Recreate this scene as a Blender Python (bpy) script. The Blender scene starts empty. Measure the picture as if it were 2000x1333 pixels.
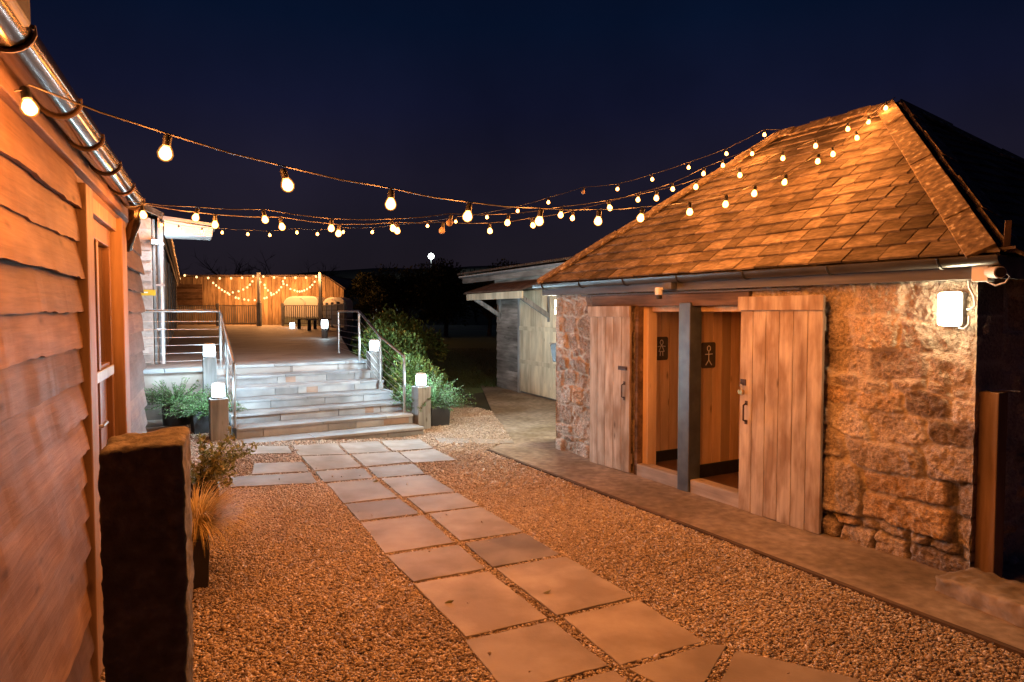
import bpy, bmesh, math, random
import numpy as np
from mathutils import Vector, Matrix
R = random.Random(7)
NR = np.random.default_rng(11)
sc = bpy.context.scene
COL = sc.collection
# ------------------------------------------------------------------ camera model
F = 1333.3; CX, CY = 1000.0, 666.5; EYE = 1.65
PITCH = math.atan(57.5 / F)
FW = Vector((0, math.cos(PITCH), -math.sin(PITCH))); UP = Vector((0, math.sin(PITCH), math.cos(PITCH)))
CAM = Vector((0, 0, EYE))
def ray(x, y): return Vector(((x - CX) / F, 0, 0)) + FW + UP * (-(y - CY) / F)
def hz(x, y, z=0.0):
    d = ray(x, y); return CAM + d * ((z - EYE) / d.z)
def hy(x, y, Y):
    d = ray(x, y); return CAM + d * (Y / d.y)
def hp(x, y, P, n):
    d = ray(x, y); return CAM + d * ((Vector(P) - CAM).dot(Vector(n)) / d.dot(Vector(n)))
cam = bpy.data.cameras.new('camera'); cam.lens = 24; cam.sensor_width = 36; cam.clip_end = 2000; cam.clip_start = .05
co = bpy.data.objects.new('camera', cam); COL.objects.link(co)
co.location = CAM; co.rotation_euler = (math.pi / 2 - PITCH, 0, 0); sc.camera = co
# ------------------------------------------------------------------ object helpers
def tag(o, label, cat, group=None, kind=None):
    if label: o['label'] = label
    if cat: o['category'] = cat
    if group: o['group'] = group
    if kind: o['kind'] = kind
    return o
def thing(name, label, cat, loc=(0, 0, 0), rz=0, group=None):
    o = bpy.data.objects.new(name, None); COL.objects.link(o); o.empty_display_size = .1
    o.location = loc; o.rotation_euler = (0, 0, rz)
    return tag(o, label, cat, group)
def link(name, me, mat, parent=None):
    if mat is not None:
        me.materials.clear(); me.materials.append(mat)
    o = bpy.data.objects.new(name, me); COL.objects.link(o)
    if parent: o.parent = parent
    return o
def mesh_np(name, v, f, mat, parent=None, tint=None, vcol=None, smooth=False):
    v = np.asarray(v, float); f = np.asarray(f, np.int64)
    me = bpy.data.meshes.new(name)
    me.vertices.add(len(v)); me.vertices.foreach_set('co', v.ravel())
    k = f.shape[1]; me.loops.add(f.size); me.loops.foreach_set('vertex_index', f.ravel().astype(np.int32))
    me.polygons.add(len(f)); me.polygons.foreach_set('loop_start', np.arange(0, f.size, k, dtype=np.int32))
    me.polygons.foreach_set('loop_total', np.full(len(f), k, np.int32))
    me.update(calc_edges=True); me.validate()
    if tint is not None:
        a = me.attributes.new('tint', 'FLOAT', 'FACE'); a.data.foreach_set('value', np.asarray(tint, np.float32))
    if vcol is not None:
        a = me.attributes.new('stone', 'FLOAT_COLOR', 'POINT'); a.data.foreach_set('color', np.asarray(vcol, np.float32).ravel())
    if smooth: me.polygons.foreach_set('use_smooth', np.ones(len(f), bool))
    return link(name, me, mat, parent)
class MB:
    def __init__(s): s.v = []; s.f = []; s.t = []
    def add(s, vs, fs, t=None):
        if t is None: t = R.random()
        b = len(s.v); s.v += [tuple(p) for p in vs]
        for f in fs: s.f.append([b + i for i in f]); s.t.append(t)
        return s
    def hexa(s, p, t=None):
        return s.add(p, [(0, 3, 2, 1), (4, 5, 6, 7), (0, 1, 5, 4), (1, 2, 6, 5), (2, 3, 7, 6), (3, 0, 4, 7)], t)
    def box(s, x0, x1, y0, y1, z0, z1, t=None):
        return s.hexa([(x0, y0, z0), (x1, y0, z0), (x1, y1, z0), (x0, y1, z0), (x0, y0, z1), (x1, y0, z1), (x1, y1, z1), (x0, y1, z1)], t)
    def beam(s, p, q, w, h, t=None, up=(0, 0, 1)):
        p = Vector(p); q = Vector(q); d = (q - p).normalized(); u = Vector(up)
        if abs(d.dot(u)) > .98: u = Vector((1, 0, 0))
        a = d.cross(u).normalized() * (w / 2); b = a.cross(d).normalized() * (h / 2)
        return s.hexa([p - a - b, p + a - b, q + a - b, q - a - b, p - a + b, p + a + b, q + a + b, q - a + b], t)
    def tube(s, pts, r, n=8, t=None, caps=True):
        pts = [Vector(p) for p in pts]; rs = r if isinstance(r, (list, tuple)) else [r] * len(pts)
        vs = []; fs = []; N = len(pts); pa = None
        for i, p in enumerate(pts):
            d = (pts[min(i + 1, N - 1)] - pts[max(i - 1, 0)]).normalized()
            if pa is None:
                u = Vector((0, 0, 1)) if abs(d.z) < .95 else Vector((1, 0, 0)); a = d.cross(u).normalized()
            else: a = (pa - d * pa.dot(d)).normalized()
            pa = a; b = d.cross(a)
            for k in range(n):
                an = 2 * math.pi * k / n; vs.append(p + (a * math.cos(an) + b * math.sin(an)) * rs[i])
        for i in range(N - 1):
            for k in range(n):
                k2 = (k + 1) % n; fs.append((i * n + k, i * n + k2, (i + 1) * n + k2, (i + 1) * n + k))
        if caps: fs.append(tuple(range(n - 1, -1, -1))); fs.append(tuple((N - 1) * n + k for k in range(n)))
        return s.add(vs, fs, t)
    def lathe(s, prof, n=16, o=(0, 0, 0), t=None):
        vs = []; fs = []; o = Vector(o)
        for r, z in prof:
            for k in range(n):
                a = 2 * math.pi * k / n; vs.append(o + Vector((r * math.cos(a), r * math.sin(a), z)))
        for i in range(len(prof) - 1):
            for k in range(n):
                k2 = (k + 1) % n; fs.append((i * n + k, i * n + k2, (i + 1) * n + k2, (i + 1) * n + k))
        fs.append(tuple(range(n - 1, -1, -1))); fs.append(tuple((len(prof) - 1) * n + k for k in range(n)))
        return s.add(vs, fs, t)
    def prism(s, poly, z0, z1, t=None):      # plan polygon (ccw) extruded
        n = len(poly); vs = [(p[0], p[1], z0) for p in poly] + [(p[0], p[1], z1) for p in poly]
        fs = [tuple(range(n - 1, -1, -1)), tuple(range(n, 2 * n))] + [(i, (i + 1) % n, n + (i + 1) % n, n + i) for i in range(n)]
        return s.add(vs, fs, t)
    def extr(s, poly, off, t=None):          # 3d polygon swept along a vector
        n = len(poly); off = Vector(off); vs = [Vector(p) for p in poly] + [Vector(p) + off for p in poly]
        fs = [tuple(range(n - 1, -1, -1)), tuple(range(n, 2 * n))] + [(i, (i + 1) % n, n + (i + 1) % n, n + i) for i in range(n)]
        return s.add(vs, fs, t)
    def build(s, name, mat, parent=None, smooth=False, bevel=0, sub=0):
        me = bpy.data.meshes.new(name); me.from_pydata(s.v, [], s.f)
        bm = bmesh.new(); bm.from_mesh(me); bmesh.ops.recalc_face_normals(bm, faces=bm.faces); bm.to_mesh(me); bm.free()
        a = me.attributes.new('tint', 'FLOAT', 'FACE'); a.data.foreach_set('value', np.array(s.t, np.float32))
        o = link(name, me, mat, parent)
        if smooth:
            me.polygons.foreach_set('use_smooth', [True] * len(me.polygons)); me.update()
            try: me.set_sharp_from_angle(angle=math.radians(40))
            except Exception: pass
        if bevel:
            m = o.modifiers.new('bevel', 'BEVEL'); m.width = bevel; m.segments = 2; m.limit_method = 'ANGLE'
        return o
def copy_tree(o, parent=None):
    c = o.copy(); COL.objects.link(c)
    if parent: c.parent = parent
    for ch in list(o.children): copy_tree(ch, c)
    return c
# numpy value noise
def _h(ix, iy, iz):
    n = (ix * 374761393 + iy * 668265263 + iz * 2147483647 * 3) & 0xffffffff
    n = ((n ^ (n >> 13)) * 1274126177) & 0xffffffff
    n = n ^ (n >> 16); return (n & 0xffff) / 65535.0
def vnoise(x, y, z=0.0):
    x = np.asarray(x, float); y = np.asarray(y, float); z = np.zeros_like(x) + z
    ix, iy, iz = np.floor(x).astype(np.int64), np.floor(y).astype(np.int64), np.floor(z).astype(np.int64)
    fx, fy, fz = x - ix, y - iy, z - iz
    fx, fy, fz = [q * q * (3 - 2 * q) for q in (fx, fy, fz)]
    r = 0
    for a in (0, 1):
        for b in (0, 1):
            for c in (0, 1):
                r = r + _h(ix + a, iy + b, iz + c) * (fx if a else 1 - fx) * (fy if b else 1 - fy) * (fz if c else 1 - fz)
    return r
def fbm(x, y, z=0.0, o=4):
    r = 0; a = .5; s = 1.0
    for _ in range(o): r = r + a * vnoise(x * s, y * s, z * s + 7.3 * _); a *= .5; s *= 2.03
    return r / (1 - .5 ** o)
# ------------------------------------------------------------------ materials
def nt(name):
    m = bpy.data.materials.new(name); m.use_nodes = True; n = m.node_tree; n.nodes.clear()
    out = n.nodes.new('ShaderNodeOutputMaterial'); b = n.nodes.new('ShaderNodeBsdfPrincipled')
    n.links.new(b.outputs[0], out.inputs[0]); return m, n, b
def node(n, t, **kw):
    x = n.nodes.new(t)
    for k, v in kw.items(): setattr(x, k, v)
    return x
def ramp(n, cols):
    r = n.nodes.new('ShaderNodeValToRGB'); e = r.color_ramp.elements
    while len(e) < len(cols): e.new(.5)
    for i, (p, c) in enumerate(cols): e[i].position = p; e[i].color = (*c, 1)
    return r
def coords(n, scale, shift=True):
    tc = node(n, 'ShaderNodeTexCoord'); mp = node(n, 'ShaderNodeMapping'); mp.inputs['Scale'].default_value = scale
    at = node(n, 'ShaderNodeAttribute', attribute_name='tint')
    if shift:
        c = node(n, 'ShaderNodeCombineXYZ'); mu = node(n, 'ShaderNodeMath', operation='MULTIPLY'); mu.inputs[1].default_value = 53.0
        n.links.new(at.outputs['Fac'], mu.inputs[0])
        for i in range(3): n.links.new(mu.outputs[0], c.inputs[i])
        ad = node(n, 'ShaderNodeVectorMath', operation='ADD'); n.links.new(tc.outputs['Object'], ad.inputs[0]); n.links.new(c.outputs[0], ad.inputs[1])
        n.links.new(ad.outputs[0], mp.inputs[0])
    else: n.links.new(tc.outputs['Object'], mp.inputs[0])
    return tc, mp, at
def tinted(n, colsock, at, lo, hi):
    mr = node(n, 'ShaderNodeMapRange'); mr.inputs[3].default_value = lo; mr.inputs[4].default_value = hi
    n.links.new(at.outputs['Fac'], mr.inputs[0])
    hs = node(n, 'ShaderNodeHueSaturation'); n.links.new(mr.outputs[0], hs.inputs['Value']); n.links.new(colsock, hs.inputs['Color'])
    return hs.outputs[0]
def bump(n, b, hsock, strength, dist=.01):
    bp = node(n, 'ShaderNodeBump'); bp.inputs['Strength'].default_value = strength; bp.inputs['Distance'].default_value = dist
    n.links.new(hsock, bp.inputs['Height']); n.links.new(bp.outputs[0], b.inputs['Normal'])
def m_wood(name, dark, light, axis='X', rough=.6, g=1.0, bmp=.35, stain=.5, lo=.75, hi=1.25, stainc=None, ss=None):
    m, n, b = nt(name); i = 'XYZ'.index(axis)
    s = [(48 if name.startswith('barn_cl') else 20) * g] * 3; s[i] = (2.2 if name.startswith('barn_cl') else 1.3) * g; tc, mp, at = coords(n, s)
    no = node(n, 'ShaderNodeTexNoise'); no.inputs['Scale'].default_value = 1; no.inputs['Detail'].default_value = 7; no.inputs['Roughness'].default_value = .62; no.inputs['Distortion'].default_value = .6
    n.links.new(mp.outputs[0], no.inputs['Vector'])
    mid = tuple((a + c) / 2 for a, c in zip(dark, light))
    r = ramp(n, [(.28, dark), (.5, mid), (.72, light)]); n.links.new(no.outputs['Fac'], r.inputs[0])
    s2 = [3.0] * 3; s2[i] = .9
    if ss: s2 = list(ss)
    mp2 = node(n, 'ShaderNodeMapping'); mp2.inputs['Scale'].default_value = s2; n.links.new(mp.inputs[0].links[0].from_socket, mp2.inputs[0])
    n2 = node(n, 'ShaderNodeTexNoise'); n2.inputs['Scale'].default_value = 1.6; n2.inputs['Detail'].default_value = 4; n.links.new(mp2.outputs[0], n2.inputs['Vector'])
    r2 = ramp(n, [(.38, stainc or tuple(1 - stain for _ in range(3))), (.62, (1, 1, 1))]); n.links.new(n2.outputs['Fac'], r2.inputs[0])
    mx = node(n, 'ShaderNodeMixRGB', blend_type='MULTIPLY'); mx.inputs[0].default_value = 1
    n.links.new(r.outputs[0], mx.inputs[1]); n.links.new(r2.outputs[0], mx.inputs[2])
    # knots
    vo = node(n, 'ShaderNodeTexVoronoi'); vo.inputs['Scale'].default_value = 1
    s3 = [7.0] * 3; s3[i] = 2.6
    mp3 = node(n, 'ShaderNodeMapping'); mp3.inputs['Scale'].default_value = s3; n.links.new(mp.inputs[0].links[0].from_socket, mp3.inputs[0]); n.links.new(mp3.outputs[0], vo.inputs['Vector'])
    r3 = ramp(n, [(.03, (.3, .25, .2)), (.13, (1, 1, 1))]); n.links.new(vo.outputs['Distance'], r3.inputs[0])
    mx2 = node(n, 'ShaderNodeMixRGB', blend_type='MULTIPLY'); mx2.inputs[0].default_value = .8
    n.links.new(mx.outputs[0], mx2.inputs[1]); n.links.new(r3.outputs[0], mx2.inputs[2])
    n.links.new(tinted(n, mx2.outputs[0], at, lo, hi), b.inputs['Base Color'])
    b.inputs['Roughness'].default_value = rough; b.inputs['Specular IOR Level'].default_value = .5 if rough < .5 else .15; bump(n, b, no.outputs['Fac'], bmp, .006)
    return m
def m_tex(name, cols, scale=6, rough=.7, bmp=.3, bd=.01, metal=0, detail=8, lo=.85, hi=1.15, bscale=None, shift=True, sc3=(1, 1, 1), stain=None, spec=.5):
    m, n, b = nt(name); tc, mp, at = coords(n, sc3, shift)
    no = node(n, 'ShaderNodeTexNoise'); no.inputs['Scale'].default_value = scale; no.inputs['Detail'].default_value = detail
    n.links.new(mp.outputs[0], no.inputs['Vector']); r = ramp(n, cols); n.links.new(no.outputs['Fac'], r.inputs[0])
    c = r.outputs[0]
    if stain:
        n3 = node(n, 'ShaderNodeTexNoise'); n3.inputs['Scale'].default_value = stain[0]; n3.inputs['Detail'].default_value = 5; n.links.new(mp.outputs[0], n3.inputs['Vector'])
        r3 = ramp(n, [(.4, stain[1]), (.62, (1, 1, 1))]); n.links.new(n3.outputs['Fac'], r3.inputs[0])
        mx = node(n, 'ShaderNodeMixRGB', blend_type='MULTIPLY'); mx.inputs[0].default_value = 1; n.links.new(c, mx.inputs[1]); n.links.new(r3.outputs[0], mx.inputs[2]); c = mx.outputs[0]
    n.links.new(tinted(n, c, at, lo, hi), b.inputs['Base Color'])
    b.inputs['Roughness'].default_value = rough; b.inputs['Metallic'].default_value = metal; b.inputs['Specular IOR Level'].default_value = spec
    if bmp:
        n2 = no
        if bscale:
            n2 = node(n, 'ShaderNodeTexNoise'); n2.inputs['Scale'].default_value = bscale; n2.inputs['Detail'].default_value = 6; n.links.new(mp.outputs[0], n2.inputs['Vector'])
        bump(n, b, n2.outputs['Fac'], bmp, bd)
    return m
def m_emit(name, col, st, real=True):
    m = bpy.data.materials.new(name); m.use_nodes = True; n = m.node_tree; n.nodes.clear()
    o = n.nodes.new('ShaderNodeOutputMaterial'); e = n.nodes.new('ShaderNodeEmission'); e.inputs[0].default_value = (*col, 1); e.inputs[1].default_value = st
    n.links.new(e.outputs[0], o.inputs[0]); m.cycles.emission_sampling = 'FRONT' if real else 'NONE'; return m
def m_amber(name):  # bulb glass shell; faint orange emission added to imitate a small halo
    m = bpy.data.materials.new(name); m.use_nodes = True; n = m.node_tree; n.nodes.clear()
    o = n.nodes.new('ShaderNodeOutputMaterial'); e = n.nodes.new('ShaderNodeEmission'); e.inputs[0].default_value = (1, .36, .07, 1); e.inputs[1].default_value = 1.15
    t = n.nodes.new('ShaderNodeBsdfTransparent'); t.inputs[0].default_value = (1, .93, .85, 1); mx = n.nodes.new('ShaderNodeMixShader'); mx.inputs[0].default_value = .3
    n.links.new(t.outputs[0], mx.inputs[1]); n.links.new(e.outputs[0], mx.inputs[2]); n.links.new(mx.outputs[0], o.inputs[0]); m.cycles.emission_sampling = 'NONE'; return m
def m_leaf(name, cols, rough=.5, trans=.25):
    m, n, b = nt(name); at = node(n, 'ShaderNodeAttribute', attribute_name='tint')
    r = ramp(n, cols); n.links.new(at.outputs['Fac'], r.inputs[0]); n.links.new(r.outputs[0], b.inputs['Base Color']); b.inputs['Roughness'].default_value = rough; b.inputs['Specular IOR Level'].default_value = .2
    t = node(n, 'ShaderNodeBsdfTranslucent'); n.links.new(r.outputs[0], t.inputs[0]); mx = node(n, 'ShaderNodeMixShader'); mx.inputs[0].default_value = trans
    out = [x for x in n.nodes if x.type == 'OUTPUT_MATERIAL'][0]
    n.links.new(b.outputs[0], mx.inputs[1]); n.links.new(t.outputs[0], mx.inputs[2]); n.links.new(mx.outputs[0], out.inputs[0]); return m
G3 = lambda g: (g, g, g)
M = {}
M['barnwood'] = m_wood('barn_cladding_oak', (.135, .082, .048), (.235, .145, .088), 'X', .7, 1.3, .45, .42, .55, 1.25, (.66, .61, .56), (1.6, 1.6, 4.5))
M['barnpost'] = m_wood('barn_post_oak', (.20, .12, .07), (.40, .27, .17), 'Z', .6, .8, .35, .35, .85, 1.15)
M['doorwood'] = m_wood('barn_door_varnished', (.13, .07, .04), (.26, .15, .085), 'Z', .35, 1, .15, .3)
M['greywood'] = m_wood('weathered_grey_board', (.16, .145, .13), (.42, .39, .36), 'X', .8, .9, .5, .5, .7, 1.2)
M['greypost'] = m_wood('weathered_grey_post', (.15, .16, .165), (.37, .385, .39), 'Z', .8, .9, .45, .4)
M['lightclad'] = m_wood('pale_cladding', (.30, .25, .23), (.52, .46, .43), 'X', .7, .8, .3, .25)
M['farclad'] = m_wood('far_vertical_cladding', (.24, .15, .08), (.46, .32, .18), 'Z', .7, .5, .3, .35, .7, 1.2)
M['olddoor'] = m_wood('weathered_pale_door_board', (.46, .39, .31), (.74, .67, .55), 'Z', .8, 1.2, .6, .3, .84, 1.06, (.56, .47, .40), (5, 5, 1.6))
M['tng'] = m_wood('pine_tongue_and_groove', (.72, .46, .24), (.90, .66, .42), 'Z', .45, .9, .15, .25, .8, 1.15)
M['sill'] = m_wood('whitewashed_sill_board', (.44, .37, .31), (.66, .58, .5), 'X', .75, .9, .5, .4)
M['lintel'] = m_wood('old_lintel_timber', (.10, .065, .045), (.30, .2, .14), 'X', .75, .9, .5, .5)
M['jamb'] = m_wood('pine_jamb', (.60, .42, .25), (.78, .6, .4), 'Z', .5, .9, .2, .2)
M['shedcream'] = m_wood('shed_door_cream_paint', (.58, .50, .35), (.80, .71, .52), 'Z', .7, .8, .3, .35, .85, 1.1)
M['fasciab'] = m_wood('fascia_blue_grey_paint', (.085, .088, .095), (.17, .17, .178), 'X', .6, .7, .2, .3)
M['bluepost'] = m_tex('blue_grey_gloss_paint', [(.35, (.055, .07, .09)), (.65, (.09, .11, .135))], 9, .35, .15, .004)
M['slate'] = m_tex('roof_slate', [(.3, (.12, .097, .078)), (.55, (.20, .165, .135)), (.75, (.29, .245, .205))], 16, .85, .7, .006, lo=.55, hi=1.35, sc3=(1, 2.5, 2.5), stain=(2.5, (.5, .47, .42)), spec=.15)
M['floortile'] = m_tex('dark_quarry_tile', [(.3, (.09, .05, .035)), (.7, (.16, .09, .06))], 6, .4, .1, .003)
M['hip'] = m_tex('mossy_hip_flashing', [(.34, (.075, .055, .038)), (.5, (.15, .11, .078)), (.6, (.22, .175, .11)), (.66, (.48, .44, .38))], 22, .9, .9, .01, lo=.85, hi=1.1)
M['blackpl'] = m_tex('black_plastic_gutter', [(.3, G3(.018)), (.7, G3(.035))], 8, .3, 0)
M['copper'] = m_tex('weathered_metal_gutter', [(.3, (.06, .045, .036)), (.7, (.13, .098, .078))], 5, .15, .1, .003, metal=1.0)
M['steel'] = m_tex('brushed_stainless_steel', [(.3, G3(.6)), (.7, G3(.75))], 30, .28, 0, metal=1)
M['galv'] = m_tex('galvanised_pipe', [(.3, (.45, .47, .5)), (.7, (.62, .64, .67))], 9, .4, 0, metal=.8)
M['iron'] = m_tex('dark_rusty_iron', [(.3, (.03, .02, .016)), (.7, (.09, .05, .035))], 25, .7, .3, .003)
M['brass'] = m_tex('worn_brass', [(.3, (.6, .4, .16)), (.7, (.75, .55, .28))], 20, .35, 0, metal=1)
M['white'] = m_tex('white_plastic', [(.3, G3(.75)), (.7, G3(.8))], 8, .4, 0)
M['blackmat'] = m_tex('matt_black', [(.3, G3(.012)), (.7, G3(.025))], 12, .6, .2, .003)
M['chalkb'] = m_tex('slate_sign_plate', [(.3, (.05, .042, .034)), (.7, (.085, .07, .055))], 20, .7, .1, .002)
M['chalk'] = m_tex('chalk_white_line', [(.3, G3(.6)), (.7, G3(.75))], 40, .9, 0)
M['slab'] = m_tex('sandstone_paving', [(.3, (.29, .255, .215)), (.5, (.35, .305, .26)), (.72, (.40, .355, .31))], 3.2, .75, .25, .004, lo=.6, hi=1.18, bscale=70, stain=(2.6, (.66, .62, .58)))
M['stepst'] = m_tex('step_stone', [(.3, (.25, .27, .29)), (.55, (.34, .365, .385)), (.75, (.43, .45, .465))], 4, .7, .25, .004, lo=.72, hi=1.15, bscale=40, stain=(2.2, (.72, .7, .68)))
M['steprust'] = m_tex('rusty_step_block', [(.3, (.2, .135, .10)), (.7, (.34, .25, .2))], 6, .75, .3, .005)
M['concrete'] = m_tex('mossy_concrete_apron', [(.3, (.25, .20, .15)), (.55, (.38, .315, .245)), (.75, (.50, .42, .335))], 14, .9, .8, .006, stain=(1.3, (.6, .56, .46)), shift=False)
M['kerb'] = m_wood('timber_edging', (.09, .06, .04), (.2, .14, .1), 'X', .8, 1, .4, .4)
M['gravelbase'] = m_tex('gravel_base', [(.3, (.10, .07, .05)), (.5, (.26, .2, .15)), (.72, (.46, .37, .28))], 75, .9, .8, .012, detail=3, shift=False)
M['chip'] = m_leaf('gravel_chip', [(.0, (.21, .165, .125)), (.3, (.35, .285, .225)), (.7, (.50, .42, .34)), (1, (.68, .61, .52))], .8, 0)
M['ground'] = m_tex('dark_ground', [(.3, (.03, .035, .018)), (.7, (.06, .06, .03))], 3, .9, .4, .02, shift=False)
M['lawn'] = m_tex('lawn_grass', [(.3, (.08, .13, .035)), (.7, (.14, .20, .06))], 9, .9, .6, .02, shift=False)
M['grassblade'] = m_leaf('grass_blade', [(0, (.03, .06, .012)), (1, (.09, .13, .035))], .6, .2)
M['granite'] = m_tex('dark_granite', [(.3, (.075, .07, .066)), (.52, (.13, .12, .11)), (.72, (.22, .2, .18))], 26, .85, .9, .012, bscale=34)
M['render'] = m_tex('grey_render_wall', [(.3, (.24, .21, .19)), (.7, (.36, .32, .29))], 4, .85, .4, .006, stain=(1.5, (.65, .6, .56)))
M['pot'] = m_tex('black_planter', [(.3, (.02, .022, .025)), (.7, (.04, .043, .048))], 6, .4, .1, .003)
M['potb'] = m_tex('brown_black_planter', [(.3, (.018, .013, .010)), (.7, (.035, .027, .02))], 6, .5, .2, .004)
M['soil'] = m_tex('potting_soil', [(.3, (.02, .014, .01)), (.7, (.05, .035, .025))], 60, .95, .8, .01)
M['fern'] = m_leaf('hebe_leaf', [(0, (.035, .085, .028)), (.5, (.07, .15, .05)), (1, (.14, .24, .09))], .5, .2)
M['laurel'] = m_leaf('evergreen_leaf', [(0, (.03, .06, .016)), (.5, (.08, .13, .034)), (.85, (.14, .19, .05)), (1, (.28, .26, .06))], .4, .15)
M['olive'] = m_leaf('olive_shrub_leaf', [(0, (.13, .12, .035)), (.6, (.26, .24, .075)), (1, (.45, .4, .15))], .5, .25)
M['straw'] = m_leaf('straw_grass', [(0, (.32, .25, .08)), (.6, (.55, .43, .17)), (1, (.72, .58, .28))], .55, .25)
M['darkleaf'] = m_leaf('dark_tree_leaf', [(0, (.02, .025, .010)), (1, (.06, .06, .022))], .6, .1)
M['bark'] = m_tex('bark', [(.3, (.03, .023, .017)), (.7, (.08, .062, .046))], 9, .9, .6, .02, sc3=(1, 1, .3))
M['hill'] = m_tex('dark_hillside', [(.3, (.022, .02, .014)), (.7, (.04, .035, .022))], .05, .95, 0, shift=False)
M['caravan'] = m_tex('caravan_cream_paint', [(.3, (.76, .73, .68)), (.7, (.82, .79, .74))], 3, .35, 0)
M['carvgreen'] = m_tex('caravan_sage_band', [(.3, (.26, .30, .22)), (.7, (.32, .36, .27))], 3, .4, 0)
M['corr'] = m_tex('corrugated_roof_sheet', [(.3, (.045, .03, .024)), (.7, (.13, .085, .065))], 6, .7, .3, .006)
M['cable'] = m_tex('black_rubber_cable', [(.3, (.03, .026, .024)), (.7, (.05, .044, .04))], 8, .5, 0)
M['rubber'] = m_tex('black_socket_rubber', [(.3, G3(.012)), (.7, G3(.022))], 8, .55, 0)
M['glassd'] = m_tex('dark_door_glass', [(.3, (.05, .034, .024)), (.7, (.07, .045, .03))], 3, .08, 0, spec=.8)
M['yellow'] = m_tex('yellow_sign_enamel', [(.3, (.55, .36, .02)), (.7, (.62, .42, .03))], 8, .4, 0)
M['bulb'] = m_emit('warm_bulb_glow', (1, .325, .068), 1620)
M['lant'] = m_emit('lantern_glow', (.8, .95, 1.0), 30)
M['hilllamp'] = m_emit('hillside_lamp_glow', (.9, 1, .93), 120)
M['endl'] = m_emit('end_wall_glow', (1, .90, .62), 1500)
M['fairy'] = m_emit('fairy_bulb_glow', (1, .6, .24), 3.2, False)
M['cool'] = m_emit('cool_lamp_glow', (.60, .86, 1.0), 620)
M['bulkhead'] = m_emit('bulkhead_glow', (1, .80, .48), 80)
M['amber'] = m_amber('amber_bulb_glass_halo'); M['deadglass'] = m_tex('unlit_bulb_glass', [(.3, (.30, .24, .2)), (.7, (.34, .28, .24))], 5, .1, 0)
def m_terrace():
    m, n, b = nt('terrace_paving'); tc, mp, at = coords(n, (1, 1, 1), False)
    br = node(n, 'ShaderNodeTexBrick'); br.inputs['Scale'].default_value = 1; br.inputs['Brick Width'].default_value = .9; br.inputs['Row Height'].default_value = .6
    br.inputs['Mortar Size'].default_value = .012; br.inputs['Color1'].default_value = (.25, .225, .21, 1); br.inputs['Color2'].default_value = (.32, .285, .265, 1); br.inputs['Mortar'].default_value = (.14, .12, .11, 1)
    n.links.new(mp.outputs[0], br.inputs['Vector'])
    no = node(n, 'ShaderNodeTexNoise'); no.inputs['Scale'].default_value = 1.4; no.inputs['Detail'].default_value = 7; n.links.new(mp.outputs[0], no.inputs['Vector'])
    r = ramp(n, [(.3, G3(.72)), (.7, G3(1.08))]); n.links.new(no.outputs['Fac'], r.inputs[0])
    mx = node(n, 'ShaderNodeMixRGB', blend_type='MULTIPLY'); mx.inputs[0].default_value = 1; n.links.new(br.outputs[0], mx.inputs[1]); n.links.new(r.outputs[0], mx.inputs[2])
    n.links.new(mx.outputs[0], b.inputs['Base Color']); b.inputs['Roughness'].default_value = .62; return m
M['terr'] = m_terrace()
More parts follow.
